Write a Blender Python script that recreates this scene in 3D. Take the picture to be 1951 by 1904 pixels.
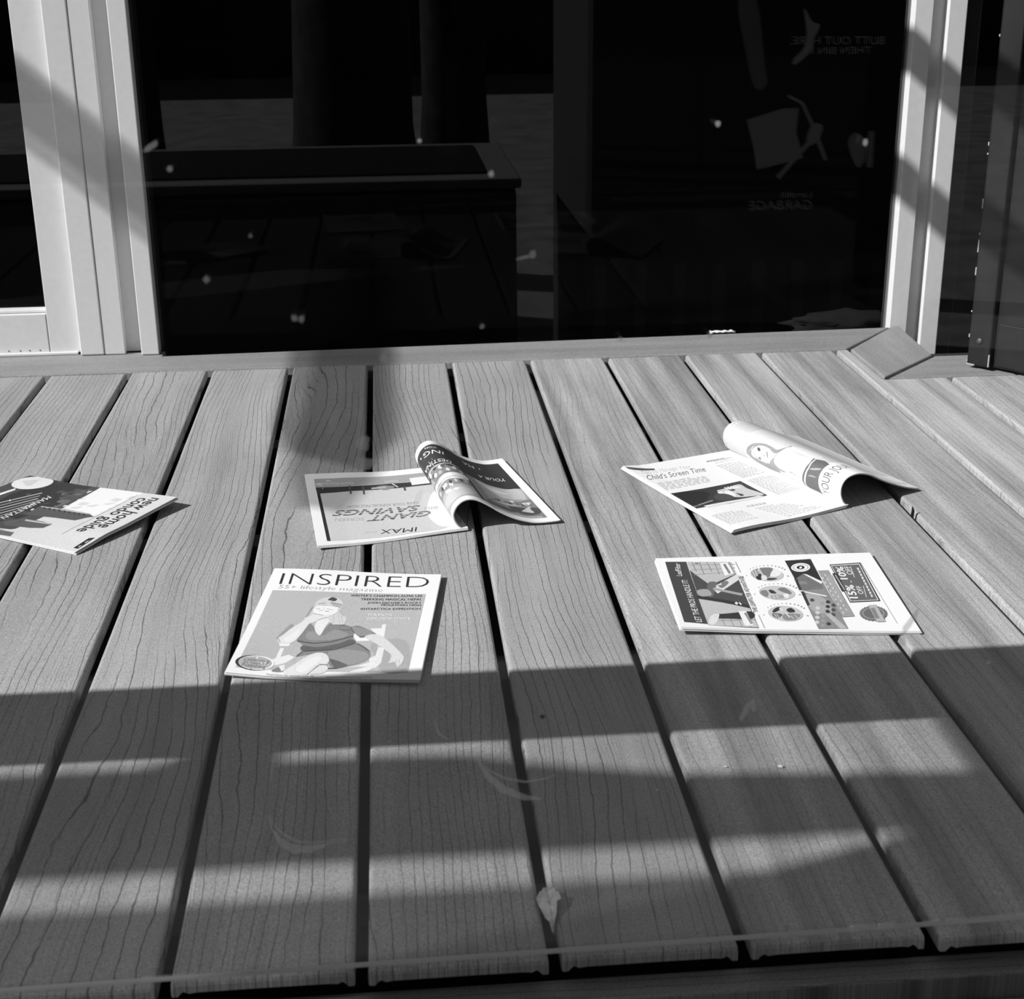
import bpy, bmesh, math, random
from mathutils import Vector, Matrix

# ------------------------------------------------------------------ clear
for o in list(bpy.data.objects):
    bpy.data.objects.remove(o, do_unlink=True)
scene = bpy.context.scene
col = scene.collection
random.seed(7)

# ------------------------------------------------------------------ camera
RT = Vector((0.99623527, -0.08611747, -0.00995334))
UP = Vector((0.03937913, 0.3472604, 0.93694157))
FW = Vector((0.07723063, 0.93380619, -0.34934429))
cd = bpy.data.cameras.new('camera')
cam = bpy.data.objects.new('camera', cd)
col.objects.link(cam)
cam.matrix_world = Matrix(((RT.x, UP.x, -FW.x, 0.0405697), (RT.y, UP.y, -FW.y, -0.8839423),
                           (RT.z, UP.z, -FW.z, 0.6970039), (0, 0, 0, 1)))
cd.sensor_fit = 'HORIZONTAL'
cd.sensor_width = 36.0
cd.lens = 2795.488 / 1951.0 * 36.0
cd.clip_start = 0.02
cd.dof.use_dof = True
cd.dof.focus_distance = 1.95
cd.dof.aperture_fstop = 15.0
scene.camera = cam

# ------------------------------------------------------------------ sky, sun, exposure
world = bpy.data.worlds.new('sky')
scene.world = world
world.use_nodes = True
bg = world.node_tree.nodes['Background']
bg.inputs[0].default_value = (1, 1, 1, 1)
bg.inputs[1].default_value = 0.24

ELEV, PHI = math.radians(38), math.radians(68)      # sun elevation; heading of the light from +Y towards +X
LDIR = Vector((math.cos(ELEV) * math.sin(PHI), math.cos(ELEV) * math.cos(PHI), -math.sin(ELEV)))
sd = bpy.data.lights.new('sun', 'SUN')
sd.energy = 7.0
sd.angle = math.radians(0.33)
sun = bpy.data.objects.new('sun', sd)
col.objects.link(sun)
sun.rotation_euler = LDIR.to_track_quat('-Z', 'Y').to_euler()
sun.location = (-3, -2, 4)

vs = scene.view_settings
vs.view_transform = 'Standard'
vs.look = 'None'
vs.exposure = -0.08
vs.gamma = 1.0
vs.use_curve_mapping = False

# ------------------------------------------------------------------ helpers
def tag(o, label=None, cat=None, group=None, kind=None):
    if label: o['label'] = label
    if cat: o['category'] = cat
    if group: o['group'] = group
    if kind: o['kind'] = kind
    return o

def empty(name, loc=(0, 0, 0), parent=None):
    o = bpy.data.objects.new(name, None)
    o.empty_display_size = 0.05
    o.location = loc
    col.objects.link(o)
    if parent: o.parent = parent
    return o

def link(name, me, parent=None, mat=None):
    if mat is not None and not me.materials:
        me.materials.append(mat)
    o = bpy.data.objects.new(name, me)
    col.objects.link(o)
    if parent:
        o.parent = parent
        if parent.type == 'EMPTY' or True:
            o.matrix_parent_inverse = Matrix.Translation(parent_loc(parent)).inverted()
    return o

def parent_loc(p):
    v = Vector(p.location)
    # every parent here is unrotated; a part's mesh is in world coordinates
    return v if p.parent is None else v

def mesh(name, verts, faces, mat, parent=None, smooth=False):
    me = bpy.data.meshes.new(name)
    me.from_pydata([tuple(v) for v in verts], [], faces)
    me.update()
    bm = bmesh.new(); bm.from_mesh(me)
    bmesh.ops.recalc_face_normals(bm, faces=bm.faces)
    bm.to_mesh(me); bm.free()
    if smooth:
        for p in me.polygons: p.use_smooth = True
    return link(name, me, parent, mat)

def from_bm(name, bm, mat, parent=None, smooth=False):
    me = bpy.data.meshes.new(name)
    bmesh.ops.recalc_face_normals(bm, faces=bm.faces)
    bm.to_mesh(me); bm.free()
    if smooth:
        for p in me.polygons: p.use_smooth = True
    return link(name, me, parent, mat)

def bm_box(bm, x0, x1, y0, y1, z0, z1, bevel=0.0, seg=2, rot=None, piv=None):
    r = bmesh.ops.create_cube(bm, size=1.0)
    vsl = r['verts']
    for v in vsl:
        v.co = Vector(((x0 + x1) / 2 + v.co.x * (x1 - x0), (y0 + y1) / 2 + v.co.y * (y1 - y0), (z0 + z1) / 2 + v.co.z * (z1 - z0)))
    if bevel:
        es = list({e for v in vsl for e in v.link_edges})
        r2 = bmesh.ops.bevel(bm, geom=es, offset=bevel, segments=seg, affect='EDGES', profile=0.5)
    if rot is not None:
        bmesh.ops.rotate(bm, verts=bm.verts, cent=piv, matrix=rot)

def box(name, x0, x1, y0, y1, z0, z1, mat, parent=None, bevel=0.002, seg=2):
    bm = bmesh.new()
    bm_box(bm, x0, x1, y0, y1, z0, z1, bevel, seg)
    return from_bm(name, bm, mat, parent)

def prism(name, pts, z0, z1, mat, parent=None, bevel=0.0):
    bm = bmesh.new()
    f = bm.faces.new([bm.verts.new((x, y, z0)) for x, y in pts])
    r = bmesh.ops.extrude_face_region(bm, geom=[f])
    tv = [g for g in r['geom'] if isinstance(g, bmesh.types.BMVert)]
    for v in tv: v.co.z = z1
    bmesh.ops.recalc_face_normals(bm, faces=bm.faces)
    if bevel:
        es = [e for e in bm.edges if all(v.co.z > z1 - 1e-6 for v in e.verts)]
        bmesh.ops.bevel(bm, geom=es, offset=bevel, segments=3, affect='EDGES', profile=0.5)
    return from_bm(name, bm, mat, parent)

# ------------------------------------------------------------------ materials
def new_mat(name):
    m = bpy.data.materials.new(name)
    m.use_nodes = True
    nt = m.node_tree
    return m, nt, nt.nodes['Principled BSDF']

def plain(name, g, rough=0.5, spec=0.5, noise=0.0, nscale=40, bump=0.0, bscale=300):
    m, nt, p = new_mat(name)
    p.inputs['Base Color'].default_value = (g, g, g, 1)
    p.inputs['Roughness'].default_value = rough
    p.inputs['Specular IOR Level'].default_value = spec
    if noise:
        tc = nt.nodes.new('ShaderNodeTexCoord')
        n = nt.nodes.new('ShaderNodeTexNoise'); n.inputs['Scale'].default_value = nscale; n.inputs['Detail'].default_value = 6
        r = nt.nodes.new('ShaderNodeMapRange')
        r.inputs['From Min'].default_value = 0.3; r.inputs['From Max'].default_value = 0.7
        r.inputs['To Min'].default_value = g * (1 - noise); r.inputs['To Max'].default_value = g * (1 + noise)
        nt.links.new(tc.outputs['Object'], n.inputs['Vector'])
        nt.links.new(n.outputs['Fac'], r.inputs['Value'])
        nt.links.new(r.outputs['Result'], p.inputs['Base Color'])
    if bump:
        tc = nt.nodes.new('ShaderNodeTexCoord')
        n = nt.nodes.new('ShaderNodeTexNoise'); n.inputs['Scale'].default_value = bscale; n.inputs['Detail'].default_value = 3
        b = nt.nodes.new('ShaderNodeBump'); b.inputs['Strength'].default_value = bump; b.inputs['Distance'].default_value = 0.001
        nt.links.new(tc.outputs['Object'], n.inputs['Vector'])
        nt.links.new(n.outputs['Fac'], b.inputs['Height'])
        nt.links.new(b.outputs['Normal'], p.inputs['Normal'])
    return m

INK = {}
def ink(g):
    g = round(g, 2)
    if g not in INK:
        k = g if g > 0.25 else max(g * (0.55 + 1.8 * g), 0.010)
        INK[g] = plain('print_%02d' % int(g * 100), k, 0.5, 0.2, noise=0.0 if g > 0.72 else 0.28, nscale=1300)
    return INK[g]

class NB:
    """tiny node graph helper"""
    def __init__(s, nt): s.nt = nt
    def n(s, t, **kw):
        x = s.nt.nodes.new(t)
        for k, v in kw.items(): setattr(x, k, v)
        return x
    def math(s, op, a, b=None, c=None, clamp=False):
        x = s.n('ShaderNodeMath', operation=op); x.use_clamp = clamp
        for i, q in enumerate((a, b, c)):
            if q is None: continue
            if isinstance(q, (int, float)): x.inputs[i].default_value = q
            else: s.nt.links.new(q, x.inputs[i])
        return x.outputs[0]
    def noise(s, vec, scale=1.0, detail=2.0, rough=0.5):
        x = s.n('ShaderNodeTexNoise'); x.inputs['Scale'].default_value = scale
        x.inputs['Detail'].default_value = detail; x.inputs['Roughness'].default_value = rough
        s.nt.links.new(vec, x.inputs['Vector']); return x.outputs['Fac']
    def xyz(s, x, y, z):
        c = s.n('ShaderNodeCombineXYZ')
        for i, q in enumerate((x, y, z)):
            if isinstance(q, (int, float)): c.inputs[i].default_value = q
            else: s.nt.links.new(q, c.inputs[i])
        return c.outputs[0]
    def rng(s, v, a, b, c, d):
        x = s.n('ShaderNodeMapRange'); x.clamp = True
        x.inputs['From Min'].default_value = a; x.inputs['From Max'].default_value = b
        x.inputs['To Min'].default_value = c; x.inputs['To Max'].default_value = d
        s.nt.links.new(v, x.inputs['Value']); return x.outputs['Result']

def wood(name, base, along='Y', lines=95.0, amp=7.0, line_dark=0.62, streak=0.12, width=0.075, seed=0.0):
    """weathered composite deck board: embossed grain lines, tone streaks and fine speckle"""
    m, nt, p = new_mat(name)
    b = NB(nt)
    tc = b.n('ShaderNodeTexCoord')
    sp = b.n('ShaderNodeSeparateXYZ'); nt.links.new(tc.outputs['Object'], sp.inputs[0])
    oi = b.n('ShaderNodeObjectInfo')
    sx, sy = (sp.outputs[0], sp.outputs[1]) if along == 'Y' else (sp.outputs[1], sp.outputs[0])
    rnd = b.math('ADD', b.math('MULTIPLY', oi.outputs['Random'], 37.0), seed)
    # growth ring field
    v1 = b.xyz(b.math('MULTIPLY', sx, 6.5), b.math('MULTIPLY', sy, 1.15), rnd)
    n1 = b.noise(v1, 1.0, 1.0, 0.4)
    v2 = b.xyz(b.math('MULTIPLY', sx, 40.0), b.math('MULTIPLY', sy, 14.0), rnd)
    n2 = b.noise(v2, 1.0, 3.0, 0.6)
    f = b.math('ADD', b.math('MULTIPLY', sx, lines), b.math('ADD', b.math('MULTIPLY', n1, amp * 2.2), b.math('MULTIPLY', n2, 0.8)))
    fr = b.math('ABSOLUTE', b.math('SUBTRACT', b.math('FRACT', f), 0.5))
    ln = b.rng(fr, 0.0, width, 1.0, 0.0)
    # lines come and go
    v3 = b.xyz(b.math('MULTIPLY', sx, 45.0), b.math('MULTIPLY', sy, 3.0), b.math('ADD', rnd, 11.0))
    gate = b.rng(b.noise(v3, 1.0, 2.0, 0.5), 0.36, 0.50, 0.12, 1.0)
    ln = b.math('MULTIPLY', ln, gate)
    # second finer set
    fr2 = b.math('ABSOLUTE', b.math('SUBTRACT', b.math('FRACT', b.math('ADD', b.math('MULTIPLY', f, 2.63), 0.31)), 0.5))
    v4 = b.xyz(b.math('MULTIPLY', sx, 30.0), b.math('MULTIPLY', sy, 2.2), b.math('ADD', rnd, 23.0))
    gate2 = b.rng(b.noise(v4, 1.0, 2.0, 0.5), 0.52, 0.62, 0.0, 0.55)
    ln2 = b.math('MULTIPLY', b.rng(fr2, 0.0, width * 1.4, 1.0, 0.0), gate2)
    ln = b.math('MAXIMUM', ln, ln2)
    # broad tone streaks along the board
    v5 = b.xyz(b.math('MULTIPLY', sx, 34.0), b.math('MULTIPLY', sy, 1.6), b.math('ADD', rnd, 5.0))
    st = b.rng(b.noise(v5, 1.0, 4.0, 0.55), 0.3, 0.7, 1 - streak, 1 + streak)
    v6 = b.xyz(b.math('MULTIPLY', sx, 7.0), b.math('MULTIPLY', sy, 4.0), b.math('ADD', rnd, 3.0))
    bl = b.rng(b.noise(v6, 1.0, 3.0, 0.55), 0.3, 0.7, 0.92, 1.08)
    # pores and speckle
    pv = b.xyz(b.math('MULTIPLY', sx, 520.0), b.math('MULTIPLY', sy, 190.0), rnd)
    pn = b.noise(pv, 1.0, 2.0, 0.7)
    pore = b.rng(pn, 0.33, 0.38, 0.72, 1.0)
    sv = b.xyz(b.math('MULTIPLY', sx, 800.0), b.math('MULTIPLY', sy, 560.0), rnd)
    spk = b.rng(b.noise(sv, 1.0, 1.0, 0.5), 0.25, 0.75, 0.72, 1.28)
    tone = b.math('MULTIPLY', b.math('MULTIPLY', st, bl), b.math('MULTIPLY', pore, spk))
    tone = b.math('MULTIPLY', tone, b.math('SUBTRACT', 1.0, b.math('MULTIPLY', ln, line_dark)))
    rb = b.rng(oi.outputs['Random'], 0.0, 1.0, 0.95, 1.06)
    tone = b.math('MULTIPLY', b.math('MULTIPLY', tone, rb), base)
    nt.links.new(tone, p.inputs['Base Color'])
    p.inputs['Roughness'].default_value = 0.62
    p.inputs['Specular IOR Level'].default_value = 0.3
    bp = b.n('ShaderNodeBump'); bp.inputs['Strength'].default_value = 0.5; bp.inputs['Distance'].default_value = 0.0008
    h = b.math('SUBTRACT', b.math('MULTIPLY', pn, 0.35), ln)
    nt.links.new(h, bp.inputs['Height'])
    nt.links.new(bp.outputs['Normal'], p.inputs['Normal'])
    return m

def glass(name, tint, f0, grime=0.0):
    """clear sheet: see-through with a mirror-like surface reflection"""
    m = bpy.data.materials.new(name); m.use_nodes = True
    nt = m.node_tree; nt.nodes.clear(); b = NB(nt)
    out = b.n('ShaderNodeOutputMaterial')
    tr = b.n('ShaderNodeBsdfTransparent'); tr.inputs[0].default_value = (tint, tint, tint, 1)
    gl = b.n('ShaderNodeBsdfGlossy'); gl.inputs['Roughness'].default_value = 0.0
    gl.inputs[0].default_value = (1, 1, 1, 1)
    lw = b.n('ShaderNodeLayerWeight'); lw.inputs['Blend'].default_value = 0.5
    fac = b.math('ADD', f0, b.math('MULTIPLY', b.math('POWER', lw.outputs['Facing'], 5.0), 0.8))
    mx = b.n('ShaderNodeMixShader')
    nt.links.new(fac, mx.inputs[0]); nt.links.new(tr.outputs[0], mx.inputs[1]); nt.links.new(gl.outputs[0], mx.inputs[2])
    nt.links.new(mx.outputs[0], out.inputs[0])
    return m

def veil(name, g, alpha):
    """translucent film or mark"""
    m = bpy.data.materials.new(name); m.use_nodes = True
    nt = m.node_tree; nt.nodes.clear(); b = NB(nt)
    out = b.n('ShaderNodeOutputMaterial')
    tr = b.n('ShaderNodeBsdfTransparent')
    df = b.n('ShaderNodeBsdfDiffuse'); df.inputs[0].default_value = (g, g, g, 1)
    tl = b.n('ShaderNodeBsdfTranslucent'); tl.inputs[0].default_value = (g, g, g, 1)
    a = b.n('ShaderNodeMixShader'); a.inputs[0].default_value = 0.5
    nt.links.new(df.outputs[0], a.inputs[1]); nt.links.new(tl.outputs[0], a.inputs[2])
    mx = b.n('ShaderNodeMixShader'); mx.inputs[0].default_value = alpha
    nt.links.new(tr.outputs[0], mx.inputs[1]); nt.links.new(a.outputs[0], mx.inputs[2])
    nt.links.new(mx.outputs[0], out.inputs[0])
    return m

M_DECK = wood('deck_wood', 0.325, 'Y', lines=95, amp=6.5, line_dark=0.78, streak=0.12, width=0.062)
M_DECK2 = wood('deck_wood_streaky', 0.345, 'Y', lines=110, amp=5.0, line_dark=0.34, streak=0.36, width=0.06, seed=90)
M_BORDER = wood('border_wood', 0.25, 'X', lines=160, amp=3.0, line_dark=0.16, streak=0.10, seed=50)
M_BORDER_Y = wood('border_wood_return', 0.25, 'Y', lines=160, amp=3.0, line_dark=0.16, streak=0.12, seed=60)
M_FASCIA = wood('fascia_wood', 0.20, 'X', lines=120, amp=4.0, line_dark=0.5, streak=0.3, seed=70)
M_JOIST = plain('joist_timber', 0.03, 0.9, 0.1)
M_WHITE = plain('white_paint', 0.66, 0.42, 0.4, noise=0.03, nscale=90, bump=0.04, bscale=500)
M_BLACKPAINT = plain('black_paint', 0.008, 0.45, 0.4, noise=0.5, nscale=14, bump=0.06, bscale=120)
M_CHIP = plain('bare_chipped_edge', 0.35, 0.7, 0.2)
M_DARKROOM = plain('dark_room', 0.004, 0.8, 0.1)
M_PAVE = plain('street_paving', 0.10, 0.9, 0.2, noise=0.3, nscale=6, bump=0.3, bscale=150)
M_BIN = plain('bin_black_metal', 0.03, 0.5, 0.4)
M_STEEL = plain('dark_steel', 0.06, 0.45, 0.5)
M_TIMBER = wood('shade_timber', 0.2, 'X', lines=60, amp=4, seed=31)
M_PAPER = plain('magazine_paper', 0.80, 0.5, 0.3)
M_PAGES = plain('page_block_paper', 0.66, 0.75, 0.15)
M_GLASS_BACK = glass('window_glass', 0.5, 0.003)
M_GLASS_FRONT = glass('screen_glass', 0.98, 0.05)
M_EDGE = veil('glass_cut_edge', 0.75, 0.75)
M_LIGHT_ARC = veil('painted_light_arc', 0.92, 0.26)  # pale film that paints the arcs of light on the pane
M_FLECK = veil('dried_fleck', 0.9, 0.26)
M_HALF_SHADE = veil('half_shade_film', 0.4, 0.66)  # film of the sheet added for half shade

# ------------------------------------------------------------------ the deck
PITCH = 0.143
Y_FRONT, Y_BACK, Y_STEP = 0.006, 1.703, 1.500
floor_bm = bmesh.new()
for y in (0.10, 0.50, 0.90, 1.30, 1.68):
    bm_box(floor_bm, -1.9, 3.0, y - 0.02, y + 0.02, -0.18, -0.0128)
floor = from_bm('floor', floor_bm, M_JOIST)
tag(floor, 'weathered wooden deck of long boards with dark gaps', kind='structure')

def plank_mesh(w, L):
    """one board, scalloped underneath, its top edges and ends rounded"""
    h = w / 2; t = 0.0125
    prof = [(-h, -0.006)]
    for i in range(1, 5):
        a = math.pi / 2 * i / 4
        prof.append((-h + 0.0045 * (1 - math.cos(a)), -0.0045 + 0.0045 * math.sin(a)))
    top = prof[:]
    prof = top + [(-x, z) for x, z in reversed(top)]
    prof += [(h, -t)]
    for q in (1.0, 0.97, 0.93, 0.87, 0.78, 0.0, -0.78, -0.87, -0.93, -0.97, -1.0):
        x = (h - 0.004) * q
        prof.append((x, -t + 0.0070 * (1 - abs(q) ** 14)))
    prof += [(-h, -t)]
    n = len(prof)
    ys = [(-L / 2, 0.0035), (-L / 2 + 0.0012, 0.001), (-L / 2 + 0.0035, 0.0), (L / 2 - 0.0035, 0.0), (L / 2 - 0.0012, 0.001), (L / 2, 0.0035)]
    V = []; F = []
    for y, d in ys:
        for x, z in prof:
            V.append((x * (1 - d * 0.25 / h), y, z - (d if z > -0.007 else 0)))
    for k in range(len(ys) - 1):
        for i in range(n):
            F.append((k * n + i, k * n + (i + 1) % n, (k + 1) * n + (i + 1) % n, (k + 1) * n + i))
    F.append(tuple(range(n))); F.append(tuple((len(ys) - 1) * n + i for i in reversed(range(n))))
    me = bpy.data.meshes.new('plank')
    me.from_pydata(V, [], F); me.update()
    bm = bmesh.new(); bm.from_mesh(me); bmesh.ops.recalc_face_normals(bm, faces=bm.faces); bm.to_mesh(me); bm.free()
    return me

GAP = 0.0098
me_long = plank_mesh(PITCH - GAP, Y_BACK - Y_FRONT); me_long.materials.append(M_DECK)
me_long2 = me_long.copy(); me_long2.materials.clear(); me_long2.materials.append(M_DECK2)
me_short = plank_mesh(PITCH - GAP, Y_STEP - Y_FRONT); me_short.materials.append(M_DECK2)
for k in range(-9, 13):
    if k == 6: continue
    me = me_long if k < 2 else (me_long2 if k < 6 else me_short)
    o = bpy.data.objects.new('plank', me); col.objects.link(o); o.parent = floor
    L = (Y_BACK if k < 6 else Y_STEP)
    o.location = ((k + 0.5) * PITCH, (L + Y_FRONT) / 2 + random.uniform(-0.003, 0.003), random.uniform(-0.0006, 0.0006))
# the board notched around the step in the border
k = 6
x0, x1 = k * PITCH + GAP / 2, (k + 1) * PITCH - GAP / 2
bm = bmesh.new()
cx, cy = (x0 + x1) / 2, 0.85
f = bm.faces.new([bm.verts.new((x - cx, y - cy, -0.0255)) for x, y in ((x0, Y_FRONT), (x1, Y_FRONT), (x1, Y_STEP), (0.884, Y_STEP), (0.884, Y_BACK), (x0, Y_BACK))])
r = bmesh.ops.extrude_face_region(bm, geom=[f])
for v in [g for g in r['geom'] if isinstance(g, bmesh.types.BMVert)]: v.co.z = 0.0
bmesh.ops.recalc_face_normals(bm, faces=bm.faces)
es = [e for e in bm.edges if all(v.co.z > -1e-6 for v in e.verts)]
bmesh.ops.bevel(bm, geom=es, offset=0.004, segments=3, affect='EDGES', profile=0.5)
o = from_bm('plank', bm, M_DECK2); o.parent = floor; o.location = (cx, cy, 0)
# mitred border boards along the wall
prism('border_plank', [(-2.2, 1.708), (0.882, 1.708), (1.016, 1.862), (-0.385, 1.814), (-0.385, 1.85), (-2.2, 1.86)], -0.0255, 0.0, M_BORDER, floor, 0.003)
prism('border_plank', [(0.889, 1.703), (0.889, 1.509), (1.022, 1.644), (1.036, 1.868), (1.022, 1.866)], -0.0245, 0.001, M_BORDER_Y, floor, 0.003)
prism('border_plank', [(0.895, 1.505), (3.0, 1.505), (3.0, 1.64), (1.026, 1.64)], -0.0255, 0.0, M_BORDER, floor, 0.003)
# front fascia and the ground
fa = box('trim_1', -2.2, 3.2, -0.004, 0.022, -0.20, -0.030, M_FASCIA, None, 0.002)
fa.location.y = 0.0
tag(fa, 'dark timber fascia board under the front ends of the deck boards', kind='structure')
ld = box('trim_5', -2.2, 3.2, -0.055, -0.006, -0.20, -0.050, M_FASCIA, None, 0.003)
tag(ld, 'dark ledger timber running along the foot of the glass screen', kind='structure')
gb = bmesh.new(); bm_box(gb, -12, 12, -14, 1.88, -0.45, -0.35)
gr = from_bm('street', gb, M_PAVE); tag(gr, 'grey paved street in front of the deck', kind='structure')

# ------------------------------------------------------------------ back wall: windows, posts, door
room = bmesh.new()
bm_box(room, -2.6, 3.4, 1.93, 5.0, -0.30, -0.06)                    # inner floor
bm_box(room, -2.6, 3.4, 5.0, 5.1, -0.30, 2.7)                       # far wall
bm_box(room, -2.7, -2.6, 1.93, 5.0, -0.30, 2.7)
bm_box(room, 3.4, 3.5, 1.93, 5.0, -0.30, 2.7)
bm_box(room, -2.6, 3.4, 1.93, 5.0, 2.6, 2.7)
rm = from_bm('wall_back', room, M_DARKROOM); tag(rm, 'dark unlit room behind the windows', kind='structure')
hd = box('wall_front', -2.7, 3.5, 1.87, 1.93, 2.05, 3.0, M_WHITE, None, 0.003)
tag(hd, 'white painted wall above the windows', kind='structure')

# left sash
w1 = empty('window_1', (-1.3, 1.86, 0)); tag(w1, 'left white sash window with low bottom rail', kind='structure')
box('stile', -0.596, -0.5405, 1.848, 1.90, 0.004, 2.05, M_WHITE, w1, 0.0012)
box('bottom_rail', -2.2, -0.5975, 1.8485, 1.90, 0.004, 0.078, M_WHITE, w1, 0.0012)
box('glazing_bead', -2.2, -0.5975, 1.858, 1.885, 0.0785, 0.0845, M_WHITE, w1, 0.0015)
box('drip_strip', -2.2, -0.545, 1.842, 1.862, 0.0005, 0.0055, M_WHITE, w1, 0.001)
box('pane', -2.2, -0.597, 1.880, 1.886, 0.079, 2.05, M_GLASS_BACK, w1, 0.0)
for i, x in enumerate((-0.672, -0.651, -0.634, -0.615)):
    bm = bmesh.new(); bmesh.ops.create_uvsphere(bm, u_segments=8, v_segments=6, radius=0.0014, matrix=Matrix.Translation((x, 1.8488, 0.0095)))
    from_bm('nail', bm, M_BLACKPAINT, w1, True)
# left post, built up of strips
t2 = empty('trim_2', (-0.47, 1.86, 0)); tag(t2, 'white built-up post between the two windows', kind='structure')
box('casing_strip', -0.5385, -0.4945, 1.8325, 1.90, 0.001, 2.05, M_WHITE, t2, 0.0025, 3)
box('casing_strip', -0.4940, -0.4565, 1.834, 1.90, 0.001, 2.05, M_WHITE, t2, 0.001)
box('groove_liner', -0.4563, -0.4255, 1.856, 1.90, 0.001, 2.05, M_WHITE, t2, 0.0)
box('casing_strip', -0.4252, -0.3925, 1.822, 1.90, 0.001, 2.05, M_WHITE, t2, 0.0018, 3)
box('glazing_gasket', -0.3923, -0.3870, 1.850, 1.90, -0.02, 2.05, M_BLACKPAINT, t2, 0.0)
# main pane
w2 = empty('window_2', (0.31, 1.89, 0)); tag(w2, 'large dark shop window pane standing behind the deck', kind='structure')
box('pane', -0.387, 1.0130, 1.894, 1.902, -0.06, 2.05, M_GLASS_BACK, w2, 0.0)
box('bottom_channel', -0.387, 1.0130, 1.888, 1.910, -0.12, -0.055, M_BLACKPAINT, w2, 0.0)
# right post
t3 = empty('trim_3', (1.06, 1.88, 0)); tag(t3, 'white built-up post between large window and dark doorway', kind='structure')
box('casing_strip', 1.0190, 1.0535, 1.872, 1.925, -0.34, 2.05, M_WHITE, t3, 0.0012)
box('groove_liner', 1.0537, 1.0825, 1.893, 1.925, -0.34, 2.05, M_WHITE, t3, 0.0)
box('casing_strip', 1.0828, 1.1175, 1.872, 1.925, -0.34, 2.05, M_WHITE, t3, 0.0018, 3)
# doorway and open door leaf
dj = box('trim_4', 1.119, 1.150, 1.885, 1.93, -0.34, 2.05, M_BLACKPAINT, None, 0.001)
tag(dj, 'black jamb of the doorway beside the white post', kind='structure')
P0 = Vector((1.052, 1.557, 0)); DD = Vector((0.62, -0.785, 0)).normalized(); DN = Vector((DD.y, -DD.x, 0))   # DN points away from the visible face
if DN.y < 0: DN = -DN
d1 = empty('door_1', (P0.x, P0.y, 0.006)); tag(d1, 'open black metal-clad door with chipped edge standing on the deck', kind='structure')
def door_box(name, a0, a1, b0, b1, z0, z1, mat, bevel=0.002, seg=3):
    bm = bmesh.new(); bm_box(bm, a0, a1, b0, b1, z0, z1, bevel, seg)
    for v in bm.verts:
        v.co = P0 + DD * v.co.x + DN * v.co.y + Vector((0, 0, v.co.z))
    return from_bm(name, bm, mat, d1, False)
door_box('edge_stile', 0.0, 0.043, 0.0, 0.045, 0.006, 2.02, M_BLACKPAINT, 0.004, 3)
door_box('leaf_panel', 0.044, 0.86, 0.012, 0.044, 0.006, 2.02, M_BLACKPAINT, 0.002)
door_box('kick_plate', 0.050, 0.86, 0.009, 0.0118, 0.010, 0.085, M_BLACKPAINT, 0.001)
bm = bmesh.new(); bmesh.ops.create_cone(bm, cap_ends=True, segments=16, radius1=0.0055, radius2=0.0045, depth=0.004)
bmesh.ops.rotate(bm, verts=bm.verts, cent=(0, 0, 0), matrix=Matrix.Rotation(math.pi / 2, 3, 'X'))
bmesh.ops.translate(bm, verts=bm.verts, vec=(0.022, -0.001, 0.052))
for v in bm.verts: v.co = P0 + DD * v.co.x + DN * v.co.y + Vector((0, 0, v.co.z))
from_bm('bolt', bm, M_STEEL, d1, True)
chips = [(0.0002, 0.012, 0.002), (0.0, 0.055, 0.006), (0.0, 0.10, 0.003), (0.0, 0.165, 0.014), (0.0, 0.205, 0.022), (0.0, 0.235, 0.004), (0.0, 0.28, 0.016), (0.0, 0.37, 0.003), (0.0, 0.385, 0.006), (0.0, 0.56, 0.004)]
for a, z, h in chips:
    door_box('paint_chip', a - 0.0004, a + 0.0018, -0.0004, 0.0012, z, z + h, M_CHIP, 0.0003, 1)
door_box('paint_chip', 0.0, 0.016, -0.0004, 0.0006, 0.0062, 0.0085, M_CHIP, 0.0003, 1)
door_box('paint_chip', 0.041, 0.0434, -0.0005, 0.002, 0.008, 0.030, M_CHIP, 0.0003, 1)

# ------------------------------------------------------------------ print on pages
FONT_CACHE = {}
def glyphs(s, thin=0.0, shear=0.0):
    key = (s, thin, shear)
    if key not in FONT_CACHE:
        cu = bpy.data.curves.new('lettering', 'FONT')
        cu.body = s; cu.resolution_u = 3; cu.offset = thin; cu.shear = shear
        ob = bpy.data.objects.new('lettering', cu)
        me = bpy.data.meshes.new_from_object(ob)
        V = [(v.co.x, v.co.y) for v in me.vertices]; F = [tuple(p.vertices) for p in me.polygons]
        bpy.data.objects.remove(ob); bpy.data.curves.remove(cu); bpy.data.meshes.remove(me)
        xs = [v[0] for v in V]; ys = [v[1] for v in V]
        base = 0.0
        FONT_CACHE[key] = (V, F, min(xs), max(xs), base, max(ys))
    return FONT_CACHE[key]

def homography(src, dst):
    """2-D projective map taking four points to four points"""
    A = []
    for (x, y), (u, v) in zip(src, dst):
        A.append([x, y, 1, 0, 0, 0, -u * x, -u * y, u]); A.append([0, 0, 0, x, y, 1, -v * x, -v * y, v])
    n = 8
    for i in range(n):
        p = max(range(i, n), key=lambda r: abs(A[r][i])); A[i], A[p] = A[p], A[i]
        for r in range(n):
            if r != i:
                k = A[r][i] / A[i][i]
                for c in range(i, n + 1): A[r][c] -= k * A[i][c]
    h = [A[i][n] / A[i][i] for i in range(n)]
    def f(p):
        x, y = p; w = h[6] * x + h[7] * y + 1
        return ((h[0] * x + h[1] * y + h[2]) / w, (h[3] * x + h[4] * y + h[5]) / w)
    return f

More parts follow.
